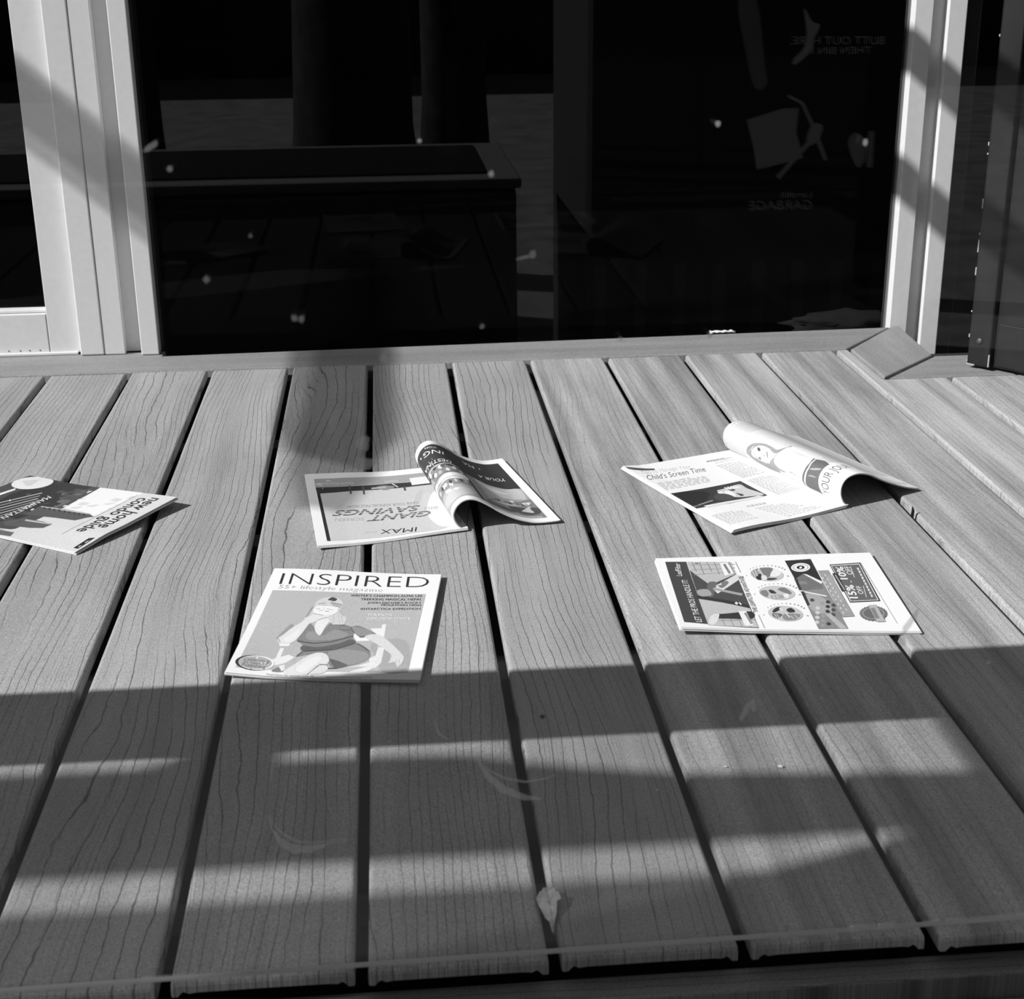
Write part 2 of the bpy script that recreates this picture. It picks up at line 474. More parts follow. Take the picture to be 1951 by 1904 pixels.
class Art:
    """flat print laid on a page surface S(u, v, lift); artwork given in its own sheet coordinates, mapped to (u, v)"""
    def __init__(s, S, nu, nv, quad=None, dst=((0, 1), (1, 1), (1, 0), (0, 0)), base=0.0002):
        s.S, s.nu, s.nv = S, nu, nv
        s.H = homography(quad, dst) if quad else (lambda p: p)
        s.grid = {}; s.groups = {}; s.stuff = set(); s.layer = 0; s.base = base
    def P(s, u, v, lift):
        a = min(int(u * s.nu), s.nu - 1); b = min(int(v * s.nv), s.nv - 1); fu = u * s.nu - a; fv = v * s.nv - b
        q = [s.G(a + i, b + j, lift) for j in (0, 1) for i in (0, 1)]
        return (q[0] * (1 - fu) + q[1] * fu) * (1 - fv) + (q[2] * (1 - fu) + q[3] * fu) * fv
    def G(s, i, j, lift):
        k = (i, j)
        if k not in s.grid:
            p = s.S(i / s.nu, j / s.nv, 0.0); s.grid[k] = (p, (s.S(i / s.nu, j / s.nv, 0.001) - p) * 1000.0)
        p, n = s.grid[k]
        return p + n * lift
    def add(s, grp, g, V, F, step=True):
        s.groups.setdefault(grp, []).append((g, V, F, s.base + s.layer * 4e-6))
        if step: s.layer += 1
    def poly(s, grp, pts, g):
        V = [s.H(p) for p in pts]
        s.add(grp, g, V, [tuple(range(len(V)))])
    def ell(s, grp, c, rx, ry, g, rot=0.0, n=24):
        a = math.radians(rot)
        pts = []
        for i in range(n):
            t = 2 * math.pi * i / n; x, y = rx * math.cos(t), ry * math.sin(t)
            pts.append((c[0] + x * math.cos(a) - y * math.sin(a), c[1] + x * math.sin(a) + y * math.cos(a)))
        s.poly(grp, pts, g)
    def line(s, grp, a, b, w, g):
        dx, dy = b[0] - a[0], b[1] - a[1]; L = math.hypot(dx, dy); nx, ny = -dy / L * w / 2, dx / L * w / 2
        s.poly(grp, [(a[0] + nx, a[1] + ny), (b[0] + nx, b[1] + ny), (b[0] - nx, b[1] - ny), (a[0] - nx, a[1] - ny)], g)
    def blob(s, grp, pts, g, sub=4):
        """smooth closed outline through the points"""
        n = len(pts); out = []
        for i in range(n):
            p0, p1, p2, p3 = pts[i - 1], pts[i], pts[(i + 1) % n], pts[(i + 2) % n]
            for k in range(sub):
                t = k / sub
                out.append(tuple(0.5 * (2 * p1[j] + (p2[j] - p0[j]) * t + (2 * p0[j] - 5 * p1[j] + 4 * p2[j] - p3[j]) * t * t + (3 * p1[j] - p0[j] - 3 * p2[j] + p3[j]) * t ** 3) for j in (0, 1)))
        s.poly(grp, out, g)
    def text(s, grp, string, o, e, up, g, thin=0.0, shear=0.0):
        V, F, xa, xb, ya, yb = glyphs(string, thin, shear)
        O, E, U = s.H(o), s.H(e), s.H(up)
        ax = (E[0] - O[0], E[1] - O[1]); ay = (U[0] - O[0], U[1] - O[1])
        W = []
        for x, y in V:
            a = (x - xa) / (xb - xa); b = (y - ya) / (yb - ya)
            W.append((O[0] + ax[0] * a + ay[0] * b, O[1] + ax[1] * a + ay[1] * b))
        s.add('%s#%d' % (grp, len(s.groups)), g, W, F)
    def flush(s, parent):
        for key, items in s.groups.items():
            grp = key.split('#')[0]
            mats = []; V3 = []; F3 = []; MI = []
            for g, V, F, lift in items:
                m = ink(g)
                if m not in mats: mats.append(m)
                mi = mats.index(m)
                bm = bmesh.new()
                bv = [bm.verts.new((u, v, 0)) for u, v in V]
                for f in F:
                    try: bm.faces.new([bv[i] for i in f])
                    except ValueError: pass
                if len(F) == 1 and len(V) > 4:
                    bmesh.ops.triangulate(bm, faces=bm.faces[:], ngon_method='BEAUTY')
                us = [v[0] for v in V]; vv = [v[1] for v in V]
                for axis, n, lo, hi in ((0, s.nu, min(us), max(us)), (1, s.nv, min(vv), max(vv))):
                    for i in range(max(1, int(math.floor(lo * n)) + 1), min(n, int(math.ceil(hi * n)))):
                        c = [0, 0, 0]; c[axis] = i / n; no = [0, 0, 0]; no[axis] = 1
                        bmesh.ops.bisect_plane(bm, geom=bm.verts[:] + bm.edges[:] + bm.faces[:], dist=1e-7, plane_co=c, plane_no=no)
                bm.verts.index_update()
                off = len(V3)
                for v in bm.verts:
                    V3.append(s.P(min(max(v.co.x, 0.001), 0.999), min(max(v.co.y, 0.001), 0.999), lift))
                for f in bm.faces:
                    F3.append(tuple(off + v.index for v in f.verts)); MI.append(mi)
                bm.free()
            me = bpy.data.meshes.new(grp)
            me.from_pydata([tuple(v) for v in V3], [], F3)
            for m in mats: me.materials.append(m)
            for p, mi in zip(me.polygons, MI): p.material_index = mi
            me.update()
            o = link(grp, me, parent)
            if grp in s.stuff: o['kind'] = 'stuff'

def lerp(a, b, t): return a + (b - a) * t

def flat_surface(TL, TR, BR, BL, zf):
    TL, TR, BR, BL = (Vector((p[0], p[1], 0)) for p in (TL, TR, BR, BL))
    def S(u, v, lift=0.0):
        p = lerp(lerp(BL, BR, u), lerp(TL, TR, u), v)
        return Vector((p.x, p.y, zf(u, v) + lift))
    return S

def shell(name, top, bottom, nu, nv, mat, parent, smooth=True):
    """closed sheet between two surfaces"""
    V = [top(i / nu, j / nv) for j in range(nv + 1) for i in range(nu + 1)]
    n = len(V)
    V += [bottom(i / nu, j / nv) for j in range(nv + 1) for i in range(nu + 1)]
    F = []; w = nu + 1
    for j in range(nv):
        for i in range(nu):
            a = j * w + i
            F.append((a, a + 1, a + w + 1, a + w)); F.append((n + a, n + a + w, n + a + w + 1, n + a + 1))
    for i in range(nu):
        F.append((i, n + i, n + i + 1, i + 1)); a = nv * w + i
        F.append((a, a + 1, n + a + 1, n + a))
    for j in range(nv):
        a = j * w; F.append((a, a + w, n + a + w, n + a)); a = j * w + nu
        F.append((a, n + a, n + a + w, a + w))
    o = mesh(name, V, F, mat, parent, False)
    return o

def flat_magazine(label, corners, zf, thick, nu=14, nv=16, leaves=3):
    """page block of a few leaves and a front cover; zf gives the height of the top"""
    c = [Vector((p[0], p[1])) for p in corners]
    ctr = (c[0] + c[1] + c[2] + c[3]) / 4
    t = empty('magazine', (ctr.x, ctr.y, 0.0)); tag(t, label, 'magazine')
    S = flat_surface(*corners, zf)
    cov = shell('front_cover', lambda u, v: S(u, v), lambda u, v: S(u, v, -0.00028), nu, nv, M_PAPER, t)
    for i in range(leaves):
        a = 0.0004 + (thick - 0.0004) * i / leaves; b = 0.0003 + (thick - 0.0004) * (i + 0.85) / leaves
        j = random.uniform(-0.0012, 0.0012); jj = random.uniform(-0.0012, 0.0012)
        def sh(u, v, d, j=j, jj=jj):
            p = S(u, v, -d); p.x += j; p.y += jj; p.z = max(p.z, 0.0006 + 0.0002 * (leaves - i)); return p
        shell('page', lambda u, v: sh(u, v, a), lambda u, v: sh(u, v, b) - Vector((0, 0, 0.0002)), nu, nv, M_PAGES, t)
    return t, cov, S

# ------------------------------------------------------------------ magazine 1: woman in a chair on the cover
def z_ins(u, v):
    return 0.0055 + 0.0022 * max(0, u - 0.55) / 0.45 * (1 - 0.5 * v) + 0.003 * max(0, 0.25 - u) / 0.25 * max(0, 0.4 - v) / 0.4 + 0.0012 * math.sin(u * 5.0 + 0.6) * v * v
t, cov, S = flat_magazine('white-bordered magazine with seated woman in a dress on its cover', [(-0.1109, 0.7589), (0.088, 0.7194), (0.055, 0.4481), (-0.1438, 0.4848)], z_ins, 0.0042)
A = Art(S, 14, 16, [(500, 95), (1792, 140), (1625, 970), (115, 915)])
P = 'cover_photo'
def wm(*pts): return [(406.5 + 0.625 * x, 243.9 + 0.625 * y) for x, y in pts]
A.poly(P, [(487, 265), (1672, 295), (1533, 912), (200, 872)], 0.44)
A.blob(P, wm((1350, 700), (1700, 640), (1830, 760), (1790, 1040), (1500, 1060), (1420, 900)), 0.37)
A.blob(P, wm((160, 1000), (240, 980), (260, 1040), (120, 1040)), 0.22)
for g, pts in ((0.76, ((210, 690), (348, 690), (330, 722), (216, 722))), (0.74, ((225, 748), (272, 748), (215, 890), (165, 880))), (0.74, ((120, 890), (330, 828), (400, 860), (290, 930), (150, 966))),
               (0.72, ((205, 970), (282, 950), (278, 1010), (240, 1036))), (0.79, ((1142, 568), (1190, 590), (1215, 628), (1290, 620), (1332, 660), (1172, 662), (1140, 610))),
               (0.74, ((1345, 508), (1480, 505), (1490, 460), (1537, 454), (1512, 615), (1400, 578))), (0.70, ((1440, 738), (1512, 760), (1475, 940), (1400, 1004), (1328, 980), (1330, 880), (1405, 850))),
               (0.70, ((1035, 988), (1200, 966), (1330, 930), (1400, 992), (1230, 1072), (1010, 1080), (1120, 1030), (1300, 985), (1180, 980)))):
    A.poly(P, wm(*pts), g)
A.blob(P, wm((640, 250), (665, 190), (740, 138), (860, 116), (960, 140), (1000, 190), (985, 240), (955, 300), (1000, 350), (1040, 362), (1020, 440), (950, 468), (870, 450), (810, 400), (700, 330), (600, 350), (520, 400), (575, 290)), 0.58)
A.blob(P, wm((640, 232), (600, 262), (535, 365), (560, 360), (610, 300)), 0.30)
A.blob(P, wm((815, 152), (870, 118), (932, 142), (900, 168), (850, 160)), 0.10)
for a, b, wd, g in (((695, 205), (790, 190), 14, 0.36), ((850, 185), (990, 215), 22, 0.33), ((870, 210), (975, 240), 14, 0.30), ((900, 320), (880, 440), 8, 0.42), ((940, 310), (960, 440), 8, 0.44), ((980, 350), (1000, 430), 8, 0.42), ((620, 330), (560, 360), 8, 0.4)):
    p_, q_ = wm(a, b); A.line(P, p_, q_, wd * 0.625, g)
# dress
A.blob(P, wm((180, 622), (260, 540), (362, 452), (392, 490), (300, 562), (212, 652)), 0.30)
A.blob(P, wm((590, 450), (640, 480), (700, 590), (840, 440), (900, 470), (1030, 460), (1100, 480), (1180, 468), (1250, 490), (1330, 530), (1415, 582), (1270, 612), (1205, 612), (1142, 566), (1130, 620), (1160, 680), (1250, 720), (1335, 795), (1330, 880), (1220, 940), (1060, 978), (920, 1002), (830, 960), (800, 870), (700, 812), (560, 832), (418, 856), (500, 785), (500, 710), (428, 650), (520, 545)), 0.225)
A.blob(P, wm((560, 560), (660, 540), (760, 590), (900, 520), (1060, 560), (1000, 620), (760, 650), (560, 640)), 0.29)
A.blob(P, wm((1110, 490), (1250, 505), (1370, 570), (1260, 595), (1190, 590)), 0.27)
A.blob(P, wm((500, 718), (700, 735), (950, 690), (1100, 640), (1160, 682), (980, 740), (800, 772), (508, 788)), 0.155)
A.blob(P, wm((820, 800), (1000, 762), (1250, 795), (1318, 835), (1300, 900), (1100, 955), (960, 940), (860, 890)), 0.29)
A.blob(P, wm((840, 880), (1000, 930), (1060, 972), (935, 1000), (880, 965)), 0.15)
for a, b, wd, g in (((440, 660), (640, 690), 12, 0.10), ((640, 690), (860, 668), 10, 0.10), ((860, 668), (1130, 600), 12, 0.11), ((510, 788), (900, 768), 9, 0.08), ((900, 768), (1160, 690), 9, 0.10), ((1180, 690), (1335, 795), 12, 0.12), ((950, 520), (1100, 530), 9, 0.16), ((1095, 490), (1142, 560), 10, 0.12), ((1210, 608), (1290, 612), 10, 0.10), ((890, 462), (1030, 462), 8, 0.10), ((430, 850), (500, 790), 14, 0.12)):
    p_, q_ = wm(a, b); A.line(P, p_, q_, wd * 0.625, g)
# skin
A.blob(P, wm((690, 402), (760, 372), (838, 402), (790, 480), (712, 592), (650, 500)), 0.72)
A.blob(P, wm((640, 272), (680, 232), (760, 225), (860, 235), (942, 252), (930, 300), (880, 330), (800, 346), (700, 332), (645, 316)), 0.76)
for a, b, wd, g in (((670, 262), (720, 262), 8, 0.40), ((740, 222), (800, 222), 8, 0.36), ((700, 285), (765, 282), 7, 0.46), ((800, 262), (880, 280), 8, 0.44), ((785, 292), (830, 298), 9, 0.30), ((760, 250), (770, 275), 6, 0.5)):
    p_, q_ = wm(a, b); A.line(P, p_, q_, wd * 0.625, g)
A.blob(P, wm((560, 370), (640, 332), (760, 342), (885, 334), (800, 368), (700, 402), (640, 432), (580, 452), (500, 560), (430, 640), (350, 688), (220, 690), (192, 632), (250, 592), (380, 492), (470, 442)), 0.67)
A.blob(P, wm((260, 640), (380, 570), (470, 500), (440, 590), (350, 670)), 0.73)
for a, b, wd, g in (((640, 322), (760, 345), 6, 0.22), ((690, 405), (800, 368), 6, 0.25), ((430, 645), (590, 460), 6, 0.25), ((195, 620), (225, 680), 8, 0.22)):
    p_, q_ = wm(a, b); A.line(P, p_, q_, wd * 0.625, g)
A.blob(P, wm((1270, 612), (1410, 580), (1530, 640), (1640, 740), (1750, 862), (1742, 930), (1690, 1000), (1662, 975), (1640, 935), (1562, 950), (1600, 850), (1500, 762), (1400, 692)), 0.62)
for a, b in (((1600, 850), (1570, 950)), ((1660, 900), (1650, 980)), ((1700, 900), (1690, 1000))):
    p_, q_ = wm(a, b); A.line(P, p_, q_, 5, 0.42)
A.blob(P, wm((250, 1052), (400, 950), (560, 850), (680, 806), (790, 820), (832, 890), (800, 948), (700, 960), (640, 1002), (560, 1075), (400, 1068)), 0.66)
A.blob(P, wm((420, 1000), (560, 900), (680, 850), (740, 880), (640, 960), (500, 1050)), 0.73)
A.blob(P, wm((580, 1066), (700, 972), (790, 958), (818, 1000), (790, 1040), (700, 1068)), 0.63)
p_, q_ = wm((560, 1072), (705, 965)); A.line(P, p_, q_, 6, 0.25)
p_, q_ = wm((710, 950), (810, 958)); A.line(P, p_, q_, 6, 0.16)
p_, q_ = wm((818, 1000), (930, 1000)); A.line(P, p_, q_, 9, 0.08)
T = 'title'
A.text(T, 'INSPIRED', (535, 220), (1690, 243), (565, 136), 0.05, thin=-0.020)
T = 'headlines'
A.text(T, '55+ lifestyle magazine', (526, 252), (1335, 275), (534, 226), 0.40, thin=-0.020, shear=0.15)
for s_, xl, yl, xr, yr, h in (("WRITER'S CHAMPION ALMA LEE", 1092, 312, 1645, 318, 17), ('TREKKING MAGICAL NEPAL', 1170, 341, 1641, 346, 17), ("JOHN DENVER'S ROCKY", 1222, 367, 1638, 372, 15), ('MOUNTAIN HIGH', 1328, 386, 1634, 391, 15), ('ANTARCTICA EXPEDITION', 1165, 415, 1629, 420, 15)):
    A.text(T, s_, (xl, yl), (xr, yr), (xl + 3, yl - h), 0.05)
A.text(T, 'MIRANDA', (1230, 466), (1412, 468), (1235, 446), 0.80)
A.text(T, 'ESMONDE-WHITE', (1222, 493), (1553, 497), (1227, 474), 0.80)
A.text(T, 'FITNESS GAME-CHANGER', (1214, 511), (1490, 515), (1216, 500), 0.72)
A.text(T, 'Inspiration for people over 55', (440, 922), (805, 937), (442, 908), 0.30)
A.text(T, 'seniorlivingmag.com', (905, 942), (1260, 950), (906, 929), 0.30)
T = 'badge'
A.ell(T, (345, 832), 148, 60, 0.06); A.ell(T, (362, 832), 140, 56, 0.80); A.ell(T, (354, 832), 130, 50, 0.40)
for s_, a, b, h in (('Celebrating', (262, 815), (462, 829), 22), ('20 Years of', (258, 838), (440, 850), 20), ('Publishing', (248, 862), (430, 874), 22)):
    A.text(T, s_, a, b, (a[0] + 5, a[1] - h), 0.06)
A.flush(cov)

# ------------------------------------------------------------------ curled magazines
PROF_A = [(0.0, 0.0035), (-0.0055, 0.008), (-0.0099, 0.0156), (-0.0112, 0.0245), (-0.0077, 0.0333), (-0.002, 0.0394), (0.0046, 0.0427), (0.0129, 0.0434), (0.0235, 0.0400), (0.037, 0.0318), (0.0506, 0.0224), (0.0692, 0.0125), (0.0879, 0.0062), (0.0993, 0.0042), (0.1124, 0.0040), (0.1290, 0.0048)]
PROF_B = [(0.0, 0.0035), (-0.0077, 0.0109), (-0.0127, 0.0224), (-0.0120, 0.034), (-0.0050, 0.0426), (0.0075, 0.0462), (0.0219, 0.0452), (0.0390, 0.0395), (0.0570, 0.0300), (0.0767, 0.0212), (0.1016, 0.0115), (0.1277, 0.0045)]

def profile(pts, n=240):
    out = []
    m = len(pts)
    for i in range(m - 1):
        p0, p1, p2, p3 = pts[max(i - 1, 0)], pts[i], pts[i + 1], pts[min(i + 2, m - 1)]
        for k in range(16):
            t = k / 16
            out.append(tuple(0.5 * (2 * p1[j] + (p2[j] - p0[j]) * t + (2 * p0[j] - 5 * p1[j] + 4 * p2[j] - p3[j]) * t * t + (3 * p1[j] - p0[j] - 3 * p2[j] + p3[j]) * t ** 3) for j in (0, 1)))
    out.append(pts[-1])
    d = [0.0]
    for a, b in zip(out, out[1:]): d.append(d[-1] + math.hypot(b[0] - a[0], b[1] - a[1]))
    L = d[-1]
    def at(u):
        s = min(max(u, 0), 1) * L
        lo, hi = 0, len(d) - 1
        while hi - lo > 1:
            mid = (lo + hi) // 2
            if d[mid] <= s: lo = mid
            else: hi = mid
        f = (s - d[lo]) / max(d[hi] - d[lo], 1e-9)
        return (lerp(out[lo][0], out[hi][0], f), lerp(out[lo][1], out[hi][1], f))
    def both(u):
        p = at(u); a = at(u - 0.006); b = at(u + 0.006)
        tx, tz = b[0] - a[0], b[1] - a[1]; l = math.hypot(tx, tz) or 1
        return p, (-tz / l, tx / l)      # point and outward normal in the profile plane
    return both

def curl_surface(prof, F0, F1, B0, B1, scale_back=1.0):
    """F0 spine front, F1 outer edge front, B0 spine back, B1 outer edge back"""
    F0, F1, B0, B1 = (Vector((p[0], p[1], 0)) for p in (F0, F1, B0, B1))
    W = prof(1.0)[0][0]
    def S(u, v, lift=0.0):
        (a, z), (na, nz) = prof(u)
        o = lerp(F0, B0, v); e = lerp(F1, B1, v); d = e - o; k = d.length / W; d.normalize()
        p = o + d * (a * k)
        sgn = 1.0
        return Vector((p.x, p.y, z)) + (d * na + Vector((0, 0, nz))) * lift * sgn
    return S

# ---- magazine 2: upside-down savings advertisement, right half curled over
def z_imx(u, v):
    return 0.0048 - 0.0018 * math.exp(-((u - 0.45) / 0.25) ** 2) * (1 - v) + 0.0012 * math.sin(u * 7) * v + 0.002 * max(0, 0.2 - u) / 0.2
quadL = [(-0.0903, 1.0965), (0.0757, 1.1085), (0.1285, 0.8700), (-0.062, 0.8237)]
cx = sum(p[0] for p in quadL) / 4; cy = sum(p[1] for p in quadL) / 4
t = empty('magazine', (cx, cy, 0)); tag(t, 'open magazine showing upside-down savings advertisement beside a curled photo page', 'magazine')
S = flat_surface(*quadL, z_imx)
lp = shell('left_page', lambda u, v: S(u, v), lambda u, v: S(u, v, -0.0003), 14, 14, M_PAPER, t)
for i in range(2):
    def lowr(u, v, d):
        p = S(u, v, -d); p.y -= 0.0012 * (i + 1); p.z = max(p.z, 0.0008); return p
    shell('page', lambda u, v: lowr(u, v, 0.0006 + i * 0.0010), lambda u, v: lowr(u, v, 0.0013 + i * 0.0010) - Vector((0, 0, 0.0003)), 14, 14, M_PAGES, t)
A = Art(S, 14, 14, [(75, 312), (895, 262), (1225, 680), (165, 815)])
P = 'advert_print'
A.poly(P, [(145, 340), (960, 288), (1010, 350), (1180, 640), (1040, 690), (265, 770), (240, 772)], 0.56)
A.poly(P, [(145, 340), (960, 288), (985, 330), (155, 392)], 0.36)
A.poly(P, [(155, 392), (420, 375), (700, 352), (990, 338), (1002, 362), (700, 385), (430, 405), (165, 432)], 0.07)
for x in (405, 500, 780): A.line(P, (x, 372), (x + 10, 425 if x < 600 else 400), 14, 0.12)
A.blob(P, [(590, 380), (640, 365), (720, 372), (660, 395)], 0.25)
A.line(P, (700, 352), (740, 375), 8, 0.5); A.line(P, (560, 385), (660, 375), 10, 0.42)
A.poly(P, [(165, 432), (188, 430), (268, 770), (240, 772)], 0.05)
A.blob(P, [(960, 430), (1010, 420), (1120, 580), (1150, 650), (1040, 660), (940, 560)], 0.74)
A.blob(P, [(860, 430), (900, 400), (890, 480), (850, 500)], 0.50)
A.poly(P, [(815, 322), (945, 312), (962, 356), (832, 366)], 0.76)        # white box, left blank
T = 'advert_lettering'
A.text(T, 'IMAX', (886, 662), (638, 672), (884, 695), 0.05, shear=0.0)
A.text(T, 'VICTORIA', (612, 682), (520, 689), (612, 692), 0.45)
A.text(T, 'GIANT', (966, 543), (540, 572), (966, 580), 0.14, shear=0.25, thin=0.02)
A.text(T, 'SCREEN', (512, 585), (300, 594), (513, 604), 0.34)
A.text(T, 'BIG', (1005, 512), (920, 518), (1008, 530), 0.40)
A.text(T, 'SAVINGS', (893, 502), (288, 540), (895, 538), 0.14, shear=0.25, thin=0.02)
for k_ in range(2):
    A.line(T, (900, 512 + k_ * 12), (290, 550 + k_ * 12), 3, 0.60)
    A.line(T, (975, 552 + k_ * 12), (540, 582 + k_ * 12), 3, 0.60)
A.text(T, 'GRAB YOUR ANNUAL PASS NOW', (878, 474), (388, 500), (880, 492), 0.30)
A.text(T, 'NOW PLAYING', (430, 350), (190, 362), (431, 361), 0.70)
A.text(T, 'TICKETS', (745, 330), (650, 336), (746, 340), 0.70)
A.flush(lp)
NUC, NVC = 56, 12
prA = profile(PROF_A)
SC = curl_surface(prA, (0.1209, 0.8691), (0.2497, 0.8825), (0.0778, 1.1139), (0.1940, 1.1387))
SC0 = SC
cp = shell('curled_page', lambda u, v: SC(u, v, 0.0003), lambda u, v: SC(u, v, -0.0003), NUC, NVC, M_PAPER, t)
shell('curled_leaf', lambda u, v: SC(0.985 * u, v, -0.0007), lambda u, v: SC(0.985 * u, v, -0.0012), NUC, NVC, M_PAGES, t)
A = Art(SC, NUC, NVC, None, base=0.00045)
P = 'photo_print'
A.poly(P, [(0.03, 0.055), (0.93, 0.055), (0.93, 0.93), (0.03, 0.93)], 0.34)
A.poly(P, [(0.03, 0.55), (0.30, 0.55), (0.45, 0.50), (0.55, 0.535), (0.65, 0.515), (0.76, 0.51), (0.93, 0.50), (0.93, 0.93), (0.03, 0.93)], 0.07)
A.blob(P, [(0.542, 0.52), (0.652, 0.495), (0.76, 0.49), (0.91, 0.5), (0.902, 0.345), (0.84, 0.34), (0.713, 0.33), (0.638, 0.385), (0.562, 0.45)], 0.50)
A.blob(P, [(0.62, 0.46), (0.72, 0.44), (0.80, 0.42), (0.72, 0.40), (0.64, 0.42)], 0.66)
A.poly(P, [(0.46, 0.10), (0.625, 0.275), (0.755, 0.285), (0.93, 0.335), (0.93, 0.06), (0.46, 0.06)], 0.22)
A.blob(P, [(0.555, 0.19), (0.657, 0.2), (0.755, 0.215), (0.83, 0.245), (0.768, 0.245), (0.672, 0.235)], 0.42)
A.blob(P, [(0.50, 0.12), (0.62, 0.15), (0.76, 0.15), (0.68, 0.10)], 0.12)
A.blob(P, [(0.70, 0.20), (0.80, 0.21), (0.92, 0.20), (0.91, 0.12), (0.80, 0.10), (0.72, 0.14)], 0.11)
A.blob(P, [(0.785, 0.155), (0.875, 0.23), (0.865, 0.185), (0.87, 0.135), (0.815, 0.145)], 0.50)
A.blob(P, [(0.745, 0.29), (0.78, 0.315), (0.782, 0.285), (0.75, 0.275)], 0.70)
A.blob(P, [(0.838, 0.28), (0.9, 0.285), (0.895, 0.25), (0.853, 0.255)], 0.66)
for i in range(9): A.blob(P, [(0.63 + i * 0.032, 0.25), (0.64 + i * 0.032, 0.27 + 0.01 * (i % 2)), (0.655 + i * 0.032, 0.255), (0.64 + i * 0.032, 0.24)], (0.10, 0.4, 0.2)[i % 3])
A.line(P, (0.50, 0.075), (0.90, 0.07), 0.008, 0.66)
A.poly(P, [(0.42, 0.06), (0.45, 0.06), (0.455, 0.48), (0.425, 0.48)], 0.10)
A.poly(P, [(0.06, 0.25), (0.42, 0.25), (0.42, 0.06), (0.06, 0.06)], 0.38)
A.blob(P, [(0.10, 0.16), (0.25, 0.20), (0.38, 0.17), (0.36, 0.09), (0.18, 0.08)], 0.46)
A.poly(P, [(0.06, 0.37), (0.42, 0.34), (0.42, 0.24), (0.06, 0.24)], 0.24)
A.blob(P, [(0.168, 0.39), (0.198, 0.42), (0.25, 0.43), (0.32, 0.43), (0.43, 0.44), (0.422, 0.355), (0.312, 0.33), (0.247, 0.355), (0.21, 0.365)], 0.74)
A.blob(P, [(0.06, 0.42), (0.15, 0.43), (0.16, 0.38), (0.06, 0.36)], 0.70)
A.blob(P, [(0.15, 0.64), (0.198, 0.625), (0.265, 0.595), (0.333, 0.54), (0.413, 0.54), (0.432, 0.48), (0.325, 0.445), (0.255, 0.45), (0.203, 0.45), (0.16, 0.46), (0.138, 0.59)], 0.22)
for i in range(16):
    u = 0.09 + 0.021 * i; v = 0.53 + 0.055 * math.sin(i * 2.4)
    A.blob(P, [(u - 0.018, v), (u, v + 0.03), (u + 0.016, v + 0.008), (u + 0.003, v - 0.026)], (0.60, 0.08, 0.36, 0.72, 0.14)[i % 5])
A.line(P, (0.06, 0.625), (0.42, 0.565), 0.010, 0.60); A.line(P, (0.06, 0.445), (0.42, 0.445), 0.008, 0.16)
A.line(P, (0.06, 0.385), (0.42, 0.36), 0.006, 0.20); A.line(P, (0.06, 0.365), (0.42, 0.335), 0.006, 0.66)
for q_, g in (([(0.19, 0.21), (0.19, 0.25), (0.23, 0.22), (0.235, 0.18)], 0.74), ([(0.247, 0.195), (0.27, 0.19), (0.292, 0.18), (0.27, 0.16)], 0.74), ([(0.182, 0.315), (0.208, 0.32), (0.217, 0.285), (0.193, 0.27)], 0.70), ([(0.242, 0.29), (0.27, 0.28), (0.265, 0.23), (0.24, 0.25)], 0.55)): A.poly(P, q_, g)
for i in range(7): A.blob(P, [(0.13 + i * 0.04, 0.30), (0.14 + i * 0.04, 0.325), (0.155 + i * 0.04, 0.30), (0.14 + i * 0.04, 0.27)], (0.5, 0.1)[i % 2])
T = 'photo_lettering'
A.text(T, 'YOUR A', (0.880, 0.680), (0.640, 0.668), (0.865, 0.632), 0.76)
A.text(T, 'DESTINA', (0.375, 0.640), (0.130, 0.715), (0.365, 0.592), 0.76)
A.text(T, 'MA', (0.668, 0.835), (0.560, 0.840), (0.655, 0.775), 0.76)
A.text(T, 'ING', (0.365, 0.800), (0.205, 0.862), (0.350, 0.742), 0.76)
A.ell('dot#1', (0.715, 0.81), 0.006, 0.010, 0.76, n=8); A.ell('dot#2', (0.165, 0.855), 0.008, 0.012, 0.74, n=8)
A.text(T, '.COM', (0.335, 0.868), (0.245, 0.915), (0.325, 0.845), 0.66)
A.flush(cp)

# ---- magazine 3: article page, right half rolled over
def z_chd(u, v):
    return 0.0052 + 0.0035 * max(0, 0.16 - u) / 0.16 * v * v + 0.0018 * math.exp(-((u - 0.15) / 0.3) ** 2) * (1 - v) * 1.0 + 0.0010 * math.sin(u * 6.5 + 1) * (1 - v)
quadC = [(0.3622, 1.0752), (0.5310, 1.1372), (0.6356, 0.8935), (0.4636, 0.8174)]
cx = sum(p[0] for p in quadC) / 4; cy = sum(p[1] for p in quadC) / 4
t = empty('magazine', (cx, cy, 0)); tag(t, 'open magazine with printed article page and rolled-over page of long-haired girl', 'magazine')
S = flat_surface(*quadC, z_chd)
lp = shell('left_page', lambda u, v: S(u, v), lambda u, v: S(u, v, -0.0003), 14, 14, M_PAPER, t)
for i in range(3):
    def lowr(u, v, d):
        p = S(u, v, -d); p.x -= 0.0012 * (i + 1); p.y -= 0.0006 * (i + 1); p.z = max(p.z, 0.0008); return p
    shell('page', lambda u, v: lowr(u, v, 0.0006 + i * 0.0011), lambda u, v: lowr(u, v, 0.0014 + i * 0.0011) - Vector((0, 0, 0.0003)), 14, 14, M_PAGES, t)
A = Art(S, 14, 14, [(85, 350), (722, 242), (1440, 571), (750, 730)])
P = 'article_photo'
A.poly(P, [(340, 510), (560, 470), (785, 420), (950, 505), (720, 562), (505, 598)], 0.075)
A.blob(P, [(620, 490), (700, 465), (780, 440), (830, 465), (930, 500), (850, 512), (760, 520), (680, 505)], 0.55)
A.blob(P, [(640, 495), (720, 480), (760, 512), (690, 500)], 0.78)
for i in range(4): A.line(P, (690 + i * 18, 462 - i * 4), (735 + i * 18, 470 - i * 3), 7, 0.72)
